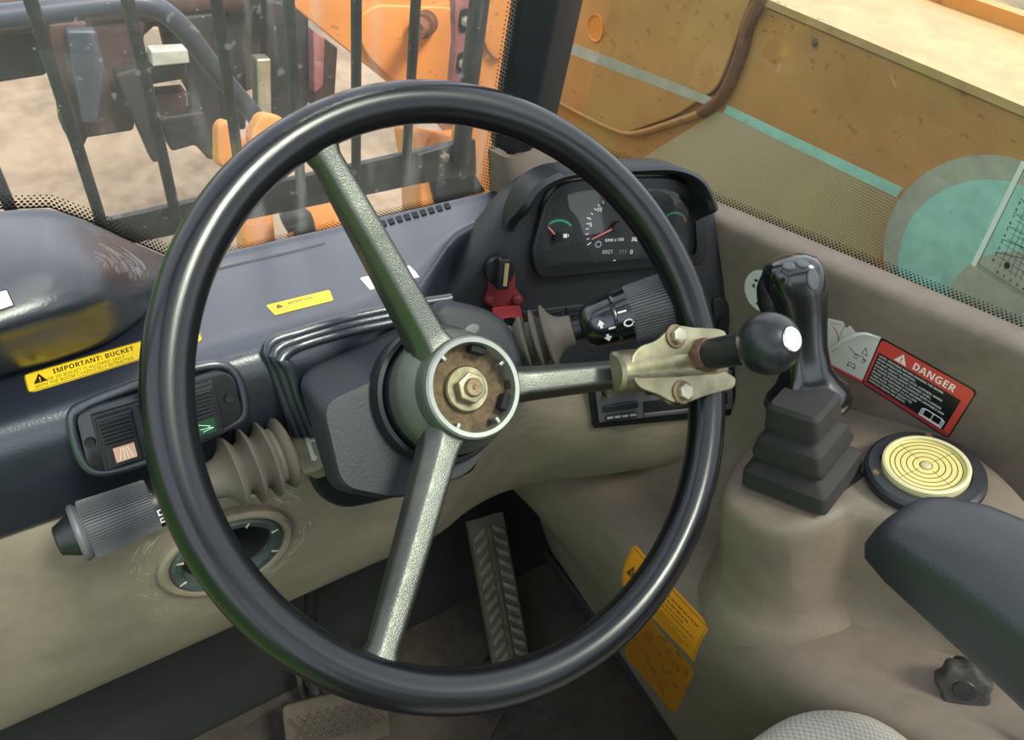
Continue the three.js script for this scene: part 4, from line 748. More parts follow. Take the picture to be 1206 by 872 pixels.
{
  const t = thing('radio', 'dusty black cab radio with knobs and a cassette slot in the lower dash', 'radio');
  const P = (px, c = 0.004) => local(PQ, px, c);
  part('housing', slab(PQ, roundShape(P([[693, 444], [864, 428], [867, 488], [699, 504]]), 0.0015), -0.01, 0.016, 0.001), M.blackPlastic, t);
  part('fascia', slab(PQ, roundShape(P([[699, 450], [861, 435], [862, 481], [705, 497]], 0.006), 0.002), 0.006, 0.002, 0.0006), M.grip, t);
  const knob = (x, y, r, h) => { const q = PQ.loc(x, y, 0.01), b = frame(PQ.pt(q[0], q[1], 0.0075), PQ.n); const m = part('knob', lathe(b, [[0, 0.001], [r * 1.5, 0.001], [r * 1.5, 0]], 24), M.blackPlastic, t); part('knob_cap', lathe(b, [[0, h], [r * 0.85, h], [r, h - 0.001], [r, 0]], 24), M.boltRust, m); };
  knob(716, 462, 0.0042, 0.008); knob(735, 460, 0.0036, 0.007); knob(751, 458, 0.0034, 0.006);
  part('slot_key', slab(PQ, roundShape(P([[760, 456], [775, 454], [776, 463], [761, 464]], 0.008), 0.002), 0.0075, 0.003, 0.0008), M.blackPlastic, t);
  const bar = (px) => part('key_bar', slab(PQ, roundShape(P(px, 0.009), 0.0025), 0.0075, 0.0035, 0.001), M.blackRubber, t);
  bar([[711, 478], [751, 472], [751, 480], [710, 486]]); bar([[713, 490], [750, 485], [750, 491], [713, 497]]);
  for (let i = 0; i < 4; i++) part('key_line', slab(PQ, P([[715 + i * 9, 491.5 - i * 1.1], [722 + i * 9, 490.6 - i * 1.1], [722 + i * 9, 493 - i * 1.1], [715 + i * 9, 494 - i * 1.1]], 0.011), 0.0108, 0.0006), M.tealGrey, t);
  part('cassette_slot', slab(PQ, roundShape(P([[757, 473], [856, 462], [857, 479], [758, 490]], 0.008), 0.0015), 0.0075, 0.0012, 0.0003), M.seal, t);
  part('cassette_sill', slab(PQ, roundShape(P([[758, 487], [857, 476], [857, 479.5], [758, 491]], 0.009), 0.0005), 0.0075, 0.0032, 0.0008), M.grip, t);
}
// rocker switches on the front of the dashboard
{
  const t = thing('rocker_panel', 'black panel of three ribbed rocker switches below the long yellow notice', 'switch panel');
  const c = on(184, 494, { p: fw(0, 0, 0.343), n: V(0, 0, 1) }), fr = frame(c, V(-0.02, 0.52, 0.85), V(0, 1, 0)), P = (px) => local(fr, px);
  const out = P([[89, 490], [110, 478], [258, 434], [276, 444], [286, 490], [268, 503], [122, 556], [103, 548]]);
  part('surround', boxUV(sweep([...out, out[0], out[1]].map(([x, y]) => fr.pt(x * 1.02, y * 1.05, -0.0045)), 0.0035, { seg: 90, sides: 10 })), M.dash, t);
  part('bezel', slab(fr, roundShape(out, 0.008, 5), -0.012, 0.014, 0.001), M.blackGloss, t);
  const O = fr.loc(106, 488), E = fr.loc(250, 446), D = fr.loc(124, 553), ex = [(E[0] - O[0]) / 3, (E[1] - O[1]) / 3], ey = [D[0] - O[0], D[1] - O[1]], q = (a, b) => [O[0] + ex[0] * a + ey[0] * b, O[1] + ex[1] * a + ey[1] * b];
  part('carrier', slab(fr, roundShape([q(0, 0), q(3, 0), q(3, 1), q(0, 1)], 0.0015), 0.001, 0.004, 0.001), M.blackPlastic, t);
  for (let i = 0; i < 3; i++) {
    const m = part('rocker', slab(fr, roundShape([q(i + 0.08, 0.05), q(i + 0.92, 0.05), q(i + 0.92, 0.95), q(i + 0.08, 0.95)], 0.0012), 0.004, 0.005, 0.0012), M.blackPlastic, t);
    for (let k = 0; k < 7; k++) { const b = 0.1 + k * 0.068; part('rib', slab(fr, roundShape([q(i + 0.14, b), q(i + 0.86, b), q(i + 0.86, b + 0.04), q(i + 0.14, b + 0.04)], 0.0005), 0.0085, 0.0022, 0.0006), M.blackPlastic, m); }
    if (i !== 1) {
      const cs = [q(i + 0.3, 0.6), q(i + 0.8, 0.6), q(i + 0.8, 0.86), q(i + 0.3, 0.86)].map(([x, y]) => fr.pt(x, y, 0.009));
      const tx = i === 0 ? print(96, 96, (x) => { x.fillStyle = '#d8a98a'; x.fillRect(0, 0, 96, 96); x.strokeStyle = '#f3ded0'; x.lineWidth = 5; for (const k of [20, 40, 58, 78]) { x.beginPath(); x.moveTo(48 + (k - 48) * 0.5, 10); x.lineTo(k, 88); x.stroke(); } }) : print(96, 96, (x) => { x.fillStyle = '#123a22'; x.fillRect(0, 0, 96, 96); x.strokeStyle = '#bfe0c8'; x.lineWidth = 4; x.beginPath(); x.moveTo(16, 22); x.lineTo(72, 50); x.moveTo(18, 56); x.lineTo(84, 62); x.moveTo(30, 76); x.lineTo(84, 66); x.moveTo(60, 50); x.lineTo(70, 64); x.stroke(); });
      part('symbol', patch(cs, { n: fr.n, r: 0.0003, lift: 0.0004, rows: 2 }), printed(tx, 0.4), m, i ? 'dark green window with a pale symbol' : 'orange window with a road symbol');
    }
  }
  for (const [x, y] of [[106, 520], [269, 468]]) { const s = fr.loc(x, y); const m = part('screw', lathe(frame(fr.pt(s[0], s[1], 0.002), fr.n), [[0, 0.002], [0.0028, 0.0022], [0.0034, 0.001], [0.0034, 0]], 24), M.metalDark, t); part('screw_socket', lathe(frame(fr.pt(s[0], s[1], 0.0042), fr.n), [[0, 0.0002], [0.0012, 0.0002], [0.0012, 0]], 6), M.seal, m); }
}

// ------------------------------------------------------------------ side console, joystick, level gauge
const consoleParts = [];
{
  const t = thing('side_console', 'grey moulded side console under the joystick', 'console');
  const top = local(PT, [[842, 588], [858, 548], [892, 500], [960, 462], [1075, 470], [1190, 560], [1260, 640], [1170, 650], [1062, 612], [1002, 600], [978, 612], [940, 624], [884, 616]]);
  const rp = roundPts(top, [0.02, 0.02, 0.03, 0.03, 0.02, 0.02, 0.02, 0.02, 0.03, 0.02, 0.02, 0.02, 0.02], 6);
  const cx = rp.reduce((s, q) => s + q[0], 0) / rp.length, cy = rp.reduce((s, q) => s + q[1], 0) / rp.length;
  const R = (h, k) => { const o = rp.map(([x, y]) => new THREE.Vector2(x, y)), n = o.length; return o.map((q, i) => { const a = o[(i + n - 1) % n], b = o[(i + 1) % n], d = b.clone().sub(a).normalize(); return PT.pt(q.x + d.y * k, q.y - d.x * k, h); }); };
  const sgn = THREE.ShapeUtils.area(rp.map(([x, y]) => new THREE.Vector2(x, y))) > 0 ? 1 : -1;
  const prof = [[0, -0.014], [-0.001, -0.009], [-0.004, -0.004], [-0.010, -0.0006], [-0.018, 0.0008], [-0.05, 0.002], [-0.085, 0.004], [-0.105, 0.008], [-0.12, 0.016], [-0.132, 0.026], [-0.17, 0.03]];
  consoleParts.push(part('pedestal', boxUV(rings(prof.map(([h, k]) => R(h, k * sgn)), { ang: 0.9 })), M.console, t));
}
{
  const t = thing('joystick', 'glossy black joystick with thumb buttons on a square rubber boot', 'joystick');
  const base = PT.loc(944, 562), up = PT.n.clone(), dirF = V(-0.278, 0, -0.961);
  const J = frame(PT.pt(base[0], base[1], 0), up, dirF);
  part('base_plate', slab(J, roundShape(local(PT, [[880, 552], [930, 512], [1020, 560], [963, 602]]).map(([x, y]) => { const q = PT.pt(x, y).sub(J.p); return [q.dot(J.u), q.dot(J.v)]; }), 0.004), 0, 0.002, 0.0006), M.metalDark, t);
  const sq = (h, hw, dx = 0, dy = 0, r = 0.006) => roundPts(rectPts(-hw + dx, -hw + dy, hw + dx, hw + dy), r, 4).map(([x, y]) => J.pt(x, y, h));
  part('rubber_boot', boxUV(rings([sq(0.002, 0.037), sq(0.004, 0.0392), sq(0.02, 0.038), sq(0.027, 0.031), sq(0.030, 0.0275), sq(0.034, 0.0315), sq(0.040, 0.0325), sq(0.054, 0.0285), sq(0.060, 0.0215), sq(0.063, 0.0205), sq(0.066, 0.0245), sq(0.086, 0.023), sq(0.09, 0.02)], { ang: 0.5 })), M.boot, t);
  const z = 0.565, C = (x, y, d) => at(x, y, d * KC);
  const cs = [[951, 490, 0.585, 33, 28], [951, 482, 0.583, 46, 36], [951, 470, 0.58, 49, 38], [951, 461, 0.577, 46, 34], [950, 450, 0.574, 35, 26], [949, 436, 0.571, 28, 22], [947, 410, 0.566, 25.5, 21], [946, 385, 0.561, 26, 22], [944, 362, 0.556, 28, 24], [940, 345, 0.552, 32, 26], [936, 330, 0.548, 35, 27], [933, 318, 0.545, 34, 26], [931, 309, 0.543, 29, 23], [930, 303, 0.542, 18, 15], [930, 301.5, 0.5415, 4, 4]];
  const axis = C(...cs[11].slice(0, 3)).sub(C(...cs[0].slice(0, 3))).normalize(), wv = RIGHT.clone().addScaledVector(axis, -RIGHT.dot(axis)).normalize(), dv = axis.clone().cross(wv);
  part('grip', boxUV(rings(cs.map(([x, y, d, hw, hd]) => { const c = C(x, y, d); return Array.from({ length: 40 }, (_, i) => { const a = i / 40 * 6.28319, ca = Math.cos(a), sa = Math.sin(a), k = Math.pow(Math.abs(ca) ** 2.6 + Math.abs(sa) ** 2.6, -1 / 2.6); return c.clone().addScaledVector(wv, ca * k * hw * d * KC / FPX).addScaledVector(dv, sa * k * hd * d * KC / FPX); }); }), { ang: 1.2 })), M.blackGloss, t);
  const trig = [[908, 318, 0.556], [905, 330, 0.558], [906, 350, 0.562], [912, 372, 0.567], [922, 392, 0.571]];
  part('trigger', boxUV(sweep(trig.map((q) => C(...q)), [0.0045, 0.0097, 0.0103, 0.009, 0.0035], { seg: 24, sides: 16 })), M.blackPlastic, t);
  for (const [x, y, w, h, rot] of [[929, 314, 6, 3.6, 0.2], [945, 311, 6, 3.6, 0.3], [957, 329, 6, 8, -0.3]]) {
    const hit = (() => { const m = t.children.find((q) => q.name.startsWith('grip')); m.updateMatrixWorld(); caster.set(EYE.clone(), ray(x, y).normalize()); return caster.intersectObject(m, false)[0]; })(); if (!hit) continue;
    const f = frame(hit.point, hit.face.normal, RIGHT.clone().multiplyScalar(rot).addScaledVector(DOWN, -1)), s = 0.546 * KC / FPX;
    part('thumb_button', slab(f, roundShape(Array.from({ length: 24 }, (_, i) => [Math.cos(i * 0.2618) * w * s * 1.2, Math.sin(i * 0.2618) * h * s * 1.6]), 0), -0.002, 0.0035, 0.001), M.grip, t, 'grey thumb button');
  }
}
{
  const t = thing('level_gauge', 'round bubble level gauge with a yellowed ringed lens in a black bezel', 'level gauge');
  const c = PT.loc(1089, 554, 0.01), k = KC, G = frame(PT.pt(c[0], c[1], 0.01), PT.n.clone().add(V(-0.02, 0, 0.1)), PT.v);
  part('bezel', lathe(G, [[0, -0.012], [0.041, -0.012], [0.0465, -0.010], [0.0478, -0.004], [0.047, 0.0], [0.044, 0.0024], [0.0355, 0.0032], [0.0355, 0.0]], 64, 0.5), M.blackRubber, t);
  part('lens_rim', lathe(G, [[0.0305, 0.0], [0.0305, 0.0085], [0.032, 0.009], [0.034, 0.008], [0.0345, 0.0]], 64, 0.5), mat('#d9cf9f', 0.35), t, 'clear yellowed lens rim');
  const rings_ = print(512, 512, (x) => { x.fillStyle = '#dbcc84'; x.fillRect(0, 0, 512, 512); x.strokeStyle = '#5a4e28'; x.lineWidth = 7; for (const r of [40, 82, 122, 160, 196, 228]) { x.beginPath(); x.arc(256, 256, r, 0, 7); x.stroke(); } x.lineWidth = 4; for (let k = 0; k < 4; k++) { const a = k * Math.PI / 2 + 0.15; x.beginPath(); x.moveTo(256 + Math.cos(a) * 60, 256 + Math.sin(a) * 60); x.lineTo(256 + Math.cos(a) * 240, 256 + Math.sin(a) * 240); x.stroke(); } });
  const g = new THREE.CircleGeometry(0.0312, 64).translate(0, 0, 0.006).applyMatrix4(G.M);
  part('ringed_dial', g, printed(rings_, 0.25), t);
  part('bubble', lathe(frame(G.pt(0, 0, 0.006), G.n), [[0, 0.0018], [0.0025, 0.0016], [0.0042, 0.0006], [0.0046, 0]], 32, 1), phys('#c2b98f', 0.15, {}), t);
  for (const a of [0.6, 2.6, 4.35]) part('screw', lathe(frame(G.pt(Math.cos(a) * 0.0408, Math.sin(a) * 0.0408, 0.0025), G.n), [[0, 0.0016], [0.0026, 0.0014], [0.0034, 0]], 16), M.boltRust, t);
}
// ------------------------------------------------------------------ armrest, adjuster, seat
{
  const t = thing('armrest', 'black padded armrest with a rounded front end at the right edge', 'armrest');
  const S = [[0.050, 0.396, 0.712, 0.010, 0.010], [0.047, 0.397, 0.712, 0.022, 0.018], [0.04, 0.399, 0.713, 0.030, 0.024], [0.022, 0.404, 0.718, 0.037, 0.030], [-0.005, 0.410, 0.724, 0.041, 0.035], [-0.06, 0.418, 0.731, 0.045, 0.039], [-0.15, 0.425, 0.738, 0.047, 0.041], [-0.34, 0.432, 0.745, 0.047, 0.041], [-0.36, 0.432, 0.745, 0.03, 0.028]];
  const R = S.map(([f, x, y, w, h]) => Array.from({ length: 44 }, (_, i) => { const a = i / 44 * 6.28319, ca = Math.cos(a), sa = Math.sin(a), k = Math.pow(Math.abs(ca) ** 3 + Math.abs(sa) ** 3, -1 / 3); return fw(x + ca * k * w, y + sa * k * h * (sa < 0 ? 1.15 : 0.85) + ca * 0.004, f); }));
  part('pad', boxUV(rings(R, { ang: 1.2 })), M.blackRubber, t);
  part('support', boxUV(new RoundedBoxGeometry(0.02, 0.14, 0.05, 2, 0.006).translate(0.445, 0.64, 0.30)), M.metalDark, t);
}
{
  wallRight.updateMatrixWorld(); caster.set(EYE.clone(), ray(1133, 796).normalize()); const hitW = caster.intersectObjects([wallRight, ...consoleParts], false)[0], n = V(-0.8, 0.45, 0.35), c = hitW.point.clone().addScaledVector(n, 0.012), f = frame(c, n), t = thing('adjuster_knob', 'worn grey lobed adjuster knob below the armrest', 'knob');
  const lob = Array.from({ length: 72 }, (_, i) => { const a = i / 72 * 6.28319, r = 0.0195 + 0.0016 * Math.cos(a * 7); return [Math.cos(a) * r, Math.sin(a) * r]; });
  part('grip', slab(f, roundShape(lob, 0), -0.008, 0.018, 0.004, 4, 0.9), mat('#4b4947', 0.75, { map: T.dirtFine, ...gr }), t);
  part('boss', lathe(f, [[0, 0.0115], [0.008, 0.0112], [0.0095, 0.009]], 24), M.blackRubber, t);
  part('shaft', lathe(frame(f.pt(0, 0, -0.03), n), [[0, 0], [0.009, 0], [0.009, 0.024], [0, 0.024]], 20), M.metalDark, t);
}
{
  const t = thing('driver_seat', 'pale grey woven fabric seat cushion just showing at the bottom edge', 'seat');
  const weave = rep(dataTex(64, 64, (u, v) => { const k = Math.sin(u * 6.283) * Math.sin(v * 6.283), g = 0.78 + 0.22 * k; return [g, g * 0.99, g * 0.97]; }), 190);
  const cl = mat('#c3bcb0', 0.95, { map: weave, bumpMap: weave, bumpScale: 0.0012 });
  const o = [[0.0, 0.40], [0.0, -0.06], [0.05, -0.085], [0.35, -0.085], [0.405, -0.05], [0.42, 0.03], [0.42, 0.40]];
  const s = roundShape(o.map(([x, z]) => [x, -z - 0.105]), 0.06, 6), g = new THREE.ExtrudeGeometry(s, { depth: 0.05, bevelEnabled: true, bevelThickness: 0.035, bevelSize: 0.035, bevelOffset: -0.035, bevelSegments: 7, curveSegments: 12 });
  g.rotateX(-Math.PI / 2).translate(0.024, 0.46, -0.012); part('cushion', boxUV(crease(g, 1.0)), cl, t);
  part('base', boxUV(new RoundedBoxGeometry(0.34, 0.40, 0.40, 2, 0.02).translate(0.2, 0.2, 0.35)), M.metalDark, t);
  part('backrest', boxUV(new RoundedBoxGeometry(0.42, 0.5, 0.1, 4, 0.04).translate(0.21, 0.80, 0.6)), cl, t);
}
// ------------------------------------------------------------------ pedals and floor
{
  const t = thing('accelerator_pedal', 'long pale worn pedal with a herringbone tread in the dark footwell', 'pedal');
  const top = on(572, 608, { p: V(0, 0.165, 0), n: V(0, 1, 0) }), bot = on(604, 782, { p: V(0, 0.03, 0), n: V(0, 1, 0) });
  const v = top.clone().sub(bot).normalize(), r = V(1, 0, 0).addScaledVector(v, -v.x).normalize(), n = r.clone().cross(v), f = frame(bot, n, v), L = top.distanceTo(bot), w = 0.028;
  part('plate', slab(f, roundShape(rectPts(-w, -0.02, w, L), 0.004), -0.012, 0.013, 0.002), M.pedal, t);
  part('centre_rib', slab(f, rectPts(-0.0028, -0.015, 0.0028, L - 0.015), 0.001, 0.003, 0.0006), M.pedal, t);
  for (let k = 0; k < 13; k++) for (const s of [-1, 1]) { const y = -0.012 + k * 0.0165; part('tread_bar', slab(f, roundShape([[s * 0.006, y + 0.009], [s * 0.024, y - 0.004], [s * 0.024, y + 0.004], [s * 0.006, y + 0.017]], 0.001), 0.0, 0.0035, 0.0008), M.pedalBar, t); }
  part('hinge', boxUV(new RoundedBoxGeometry(0.07, 0.03, 0.05, 2, 0.006).translate(bot.x, 0.015, bot.z + 0.0)), M.metalDark, t);
}
{
  const t = thing('brake_pedal', 'worn pedal pad with a crossed tread at the bottom edge of the wheel', 'pedal');
  const c = on(398, 850, { p: V(0, 0.07, 0), n: V(0, 1, 0) }), f = frame(c, V(-0.05, 0.85, 0.5), V(0.25, 0.3, -1));
  part('pad', slab(f, roundShape(rectPts(-0.065, -0.035, 0.065, 0.035), 0.008), -0.012, 0.013, 0.003), M.padBrown, t);
  for (let k = -4; k <= 4; k++) for (const s of [-1, 1]) { const q = frame(f.pt(k * 0.0115, 0, 0.001), f.n, f.v.clone().addScaledVector(f.u, s * 0.8)); part('tread_bar', slab(q, roundShape(rectPts(-0.0016, -0.022, 0.0016, 0.022), 0.0005), 0, 0.0025, 0.0006), M.padBrown, t); }
  part('arm', boxUV(sweep([f.pt(-0.01, -0.01, -0.008), f.pt(-0.02, 0.03, -0.03), f.pt(-0.02, 0.12, 0.0), f.pt(-0.02, 0.2, 0.12)], 0.009, { seg: 24 })), M.metalDark, t);
}
{
  const t = thing('pedal_rod', 'thin metal rod reaching down to the floor left of the brake pedal', 'rod');
  const p = [at(352, 795, 0.98), at(358, 815, 1.0), at(370, 836, 1.03)];
  part('rod', boxUV(sweep(p, [0.004, 0.006, 0.008], { seg: 12 })), M.pedal, t);
  const q = on(372, 838, PF); part('foot', boxUV(new RoundedBoxGeometry(0.03, 0.03, 0.03, 2, 0.004).translate(p[2].x, p[2].y - 0.014, p[2].z)), M.metalDark, t);
}
struct('trim_3', boxUV(sweep([on(560, 560, PF), on(640, 655, PF), on(700, 735, PF), on(812, 892, PF)].map((q) => q.add(V(0.002, 0.008, 0))), 0.008, { seg: 20, sides: 8 })), M.seal);
struct('trim_4', slab(frame(V(0.2, 0, -0.2), V(0, 1, 0), V(0, 0, -1)), local(frame(V(0.2, 0, -0.2), V(0, 1, 0), V(0, 0, -1)), [[268, 871], [380, 801], [546, 704], [600, 690], [640, 760], [560, 900], [300, 930]]), 0, 0.003, 0.0008), M.floor);

// ------------------------------------------------------------------ stickers and notices
wallRight.updateMatrixWorld();
const hitWall = (x, y, ms = [wallRight]) => { caster.set(EYE.clone(), ray(x, y).normalize()); const h = caster.intersectObjects(ms, false)[0]; return h ? h.point : null; };
const C4 = (px, pl) => px.map(([x, y]) => on(x, y, pl));
const sticker = (name, label, px, pl, tex, o = {}, g) => single(name, label, 'sticker', patch(o.hits ? px.map(([x, y]) => hitWall(x, y, o.meshes) ?? on(x, y, pl)) : C4(px, pl), { n: pl.n, ...o }), o.mat ?? printed(tex, o.rough ?? 0.4), g);
const lines = (x, rows, x0, y0, dy, font, col) => { x.fillStyle = col; x.font = font; x.textAlign = 'left'; x.textBaseline = 'alphabetic'; rows.forEach((r, i) => x.fillText(r, x0, y0 + i * dy)); };
const tri = (x, cx, cy, s, col, mark) => { x.fillStyle = col; x.beginPath(); x.moveTo(cx, cy - s); x.lineTo(cx + s * 1.1, cy + s * 0.8); x.lineTo(cx - s * 1.1, cy + s * 0.8); x.fill(); x.fillStyle = mark; x.font = `bold ${s * 1.3}px sans-serif`; x.textAlign = 'center'; x.fillText('!', cx, cy + s * 0.65); };
sticker('warning_sticker', 'long yellow IMPORTANT notice about the bucket on the dark dashboard', [[28, 442], [233, 383], [239, 402], [34, 464]], PD, print(1024, 128, (x) => {
  x.fillStyle = '#e9c32a'; x.fillRect(0, 0, 1024, 128); x.strokeStyle = '#5a4a12'; x.lineWidth = 4; x.strokeRect(4, 4, 1016, 120);
  tri(x, 75, 55, 34, '#1f1b10', '#e9c32a'); lines(x, ['IMPORTANT: BUCKET'], 150, 52, 30, 'bold 46px sans-serif', '#2a2412'); lines(x, ['THE USE OF BUCKET IS ALLOWED ONLY', 'WITH THE BOOM COMPLETELY RETRACTED'], 40, 86, 28, '29px sans-serif', '#3a3218');
}), { meshes: onDash, r: 0.004, rows: 10 });
sticker('warning_sticker', 'small yellow notice lying alone in the middle of the dashboard top', [[313, 360], [388, 342], [393, 354], [324, 372]], PD, print(256, 64, (x) => { x.fillStyle = '#ecc625'; x.fillRect(0, 0, 256, 64); tri(x, 40, 22, 12, '#1f1b10', '#ecc625'); lines(x, ['ATTENTION'], 78, 26, 20, 'bold 18px sans-serif', '#4a3d12'); lines(x, ['▬▬▬▬▬▬▬▬▬▬▬', '▬▬▬▬▬▬▬▬'], 30, 42, 14, '9px sans-serif', '#8a7420'); }), { meshes: onDash, r: 0.002 });
sticker('label_sticker', 'small white label on the dashboard behind the upper wheel spoke', [[424, 328], [482, 313], [494, 326], [436, 342]], PD, print(64, 32, (x) => { x.fillStyle = '#dfe0e0'; x.fillRect(0, 0, 64, 32); }), { meshes: onDash, r: 0.001 });
sticker('label_sticker', 'small white label with a black edge on the left dash cover', [[-40, 354], [9, 341], [18, 361], [-32, 378]], { p: PD.pt(0, 0, 0.07), n: PD.n }, print(256, 128, (x) => { x.fillStyle = '#ddd9c6'; x.fillRect(0, 0, 256, 128); x.strokeStyle = '#16171a'; x.lineWidth = 10; x.strokeRect(4, 4, 248, 120); x.strokeStyle = '#b7ad90'; x.lineWidth = 3; x.strokeRect(160, 55, 70, 46); lines(x, ['23'], 178, 90, 20, '30px sans-serif', '#a09470'); }), { meshes: onPod, hits: true, r: 0.001 });
// red danger notice with the torn picture panel
{
  const px = [[1038, 397], [1152, 461], [1116, 518], [1014, 452]], px2 = [[976, 372], [1038, 397], [1014, 452], [972, 430]];
  const t = print(1024, 620, (x) => {
    x.fillStyle = '#15161a'; x.fillRect(0, 0, 1024, 620); x.fillStyle = '#cf4a3e'; x.beginPath(); x.roundRect ? x.roundRect(14, 16, 996, 590, 50) : x.rect(14, 16, 996, 590); x.fill();
    x.fillStyle = '#16171b'; x.fillRect(40, 170, 900, 395); x.fillStyle = '#a8343a'; x.fillRect(14, 566, 996, 40);
    tri(x, 270, 105, 62, '#f3e9df', '#cf4a3e'); lines(x, ['DANGER'], 390, 140, 0, 'bold 112px sans-serif', '#f6ece2');
    lines(x, ['LEVEL MACHINE BEFORE RAISING THE BOOM.', 'READ OPERATORS MANUAL.', 'DO NOT ADJUST FRAME LEVEL CONTROL WHEN', 'BOOM IS RAISED ABOVE GROUND LEVEL.', 'IF FRAME POSITION IS CHANGED WITH A RAISED', 'BOOM, THE MACHINE MAY BECOME UNSTABLE AND', 'TURN OVER. FAILURE TO FOLLOW', 'INSTRUCTIONS MAY RESULT IN', 'SERIOUS INJURY OR DEATH.'], 56, 212, 41, 'bold 33px sans-serif', '#e9e9e4');
    x.strokeStyle = '#e8e8e2'; x.lineWidth = 9; for (let k = 0; k < 3; k++) { x.strokeRect(690 - k * 14, 460 - k * 0 + k * 8, 96 + k * 14, 84); x.strokeRect(786, 460 + k * 8, 96 + k * 14, 84); } x.fillStyle = '#111'; x.fillRect(698, 468, 80, 66); x.fillRect(794, 468, 80, 66);
  });
  sticker('danger_sticker', 'red and black DANGER notice about levelling the machine, on the grey side wall', px, PW, t, { meshes: [wallRight], r: 0.004, rows: 12 });
  const pic = print(512, 512, (x) => {
    x.fillStyle = '#d9d6cb'; x.fillRect(0, 0, 512, 512); x.strokeStyle = '#2a2a2a'; x.lineWidth = 7; x.fillStyle = '#2a2a2a';
    x.beginPath(); x.moveTo(250, 210); x.lineTo(330, 250); x.lineTo(420, 250); x.lineTo(470, 275); x.stroke(); x.beginPath(); x.arc(350, 275, 20, 0, 7); x.stroke(); x.beginPath(); x.arc(440, 285, 16, 0, 7); x.stroke();
    x.strokeRect(290, 360, 80, 34); x.fillRect(280, 385, 14, 24); x.fillRect(364, 385, 14, 24); x.beginPath(); x.moveTo(420, 150); x.lineTo(460, 220); x.lineTo(400, 215); x.closePath(); x.stroke();
    x.strokeStyle = '#c2525a'; x.lineWidth = 12; x.beginPath(); x.arc(-20, 210, 150, -1, 0.9); x.stroke(); x.strokeStyle = '#3a3a3a'; x.lineWidth = 5; x.beginPath(); x.moveTo(170, 20); x.lineTo(120, 230); x.moveTo(20, 60); x.lineTo(130, 30); x.stroke();
    x.fillStyle = '#b5383f'; x.fillRect(0, 488, 512, 24); x.fillStyle = '#cf6a66'; x.fillRect(0, 474, 512, 14);
  });
  sticker('picture_sticker', 'torn white picture panel with machine sketches left of the red notice', px2, PW, pic, { meshes: [wallRight], lift: 0.0011, rows: 6, outline: [[0, 0.05], [0.28, 0], [0.36, 0.1], [0.42, 0.02], [0.55, 0.1], [0.72, 0.02], [1, 0], [1, 1], [0.5, 1], [0, 1]] });
  const curl = ['torn_flap'];
  const fp = [[978, 412], [1000, 397], [1022, 391], [1036, 396], [1008, 404], [985, 420]].map(([x, y]) => on(x, y, PW));
  single('torn_flap', 'curled torn strip of white sticker paper beside the red notice', 'torn paper', boxUV(sweep(fp.slice(0, 4).map((q, i) => q.clone().addScaledVector(PW.n, 0.004)), [0.002, 0.0035, 0.0035, 0.001], { seg: 18, sides: 12, squash: 0.6 })), M.white);
}
{
  const c = [[878, 316], [912, 316], [916, 364], [884, 364]], o = circlePts(0.5, 36, 0.5, 0.5);
  sticker('round_sticker', 'round white pictogram sticker on the wall behind the joystick', [[876, 314], [922, 322], [922, 372], [878, 364]], PW, print(256, 256, (x) => { x.fillStyle = '#dad9d0'; x.fillRect(0, 0, 256, 256); x.fillStyle = '#33322f'; x.fillRect(70, 60, 26, 16); x.fillRect(110, 52, 18, 22); x.fillRect(56, 92, 16, 22); x.fillRect(100, 96, 20, 14); x.save(); x.translate(120, 170); x.rotate(0.7); x.fillRect(-9, 0, 18, 60); x.restore(); x.strokeStyle = '#b9b7ac'; x.lineWidth = 6; x.beginPath(); x.arc(130, 150, 26, 0, 7); x.stroke(); }), { meshes: [wallRight], outline: o });
}
// orange notices low on the side wall
{
  const low = frame(V(0.48, 0.15, -0.15), V(-0.97, -0.15, 0.05)), txt = (x, c) => { x.fillStyle = c; for (let r = 0; r < 8; r++) for (let a = 60; a < 760 - (r % 3) * 90;) { const w = 16 + rnd() * 46; x.fillRect(a + 180, 60 + r * 36 + (r > 3 ? 26 : 0), w, 11); a += w + 12; } };
  sticker('notice_sticker', 'bright orange printed notice low on the side wall, upper of two', [[748, 641], [837, 738], [818, 781], [733, 690]], low, print(1024, 420, (x) => { x.fillStyle = '#e0921e'; x.fillRect(0, 0, 1024, 420); x.strokeStyle = '#8a5a18'; x.lineWidth = 6; x.strokeRect(18, 18, 988, 384); tri(x, 110, 170, 60, '#5b3a10', '#e0921e'); txt(x, '#7a4d14'); }), { meshes: [wallRight], hits: true, r: 0.005, rows: 10 });
  sticker('notice_sticker', 'faded dirty orange notice low on the side wall, lower of two', [[740, 702], [819, 792], [795, 843], [736, 772]], low, print(1024, 640, (x) => { x.fillStyle = '#b8741c'; x.fillRect(0, 0, 1024, 640); x.fillStyle = '#8f5a18'; for (let r = 0; r < 12; r++) x.fillRect(60, 60 + r * 44, 700 + rnd() * 200, 9); for (let i = 0; i < 60; i++) { x.fillStyle = 'rgba(70,42,10,0.25)'; x.beginPath(); x.arc(rnd() * 1024, rnd() * 640, 6 + rnd() * 30, 0, 7); x.fill(); } }), { meshes: [wallRight], hits: true, r: 0.012, rows: 10 });
}
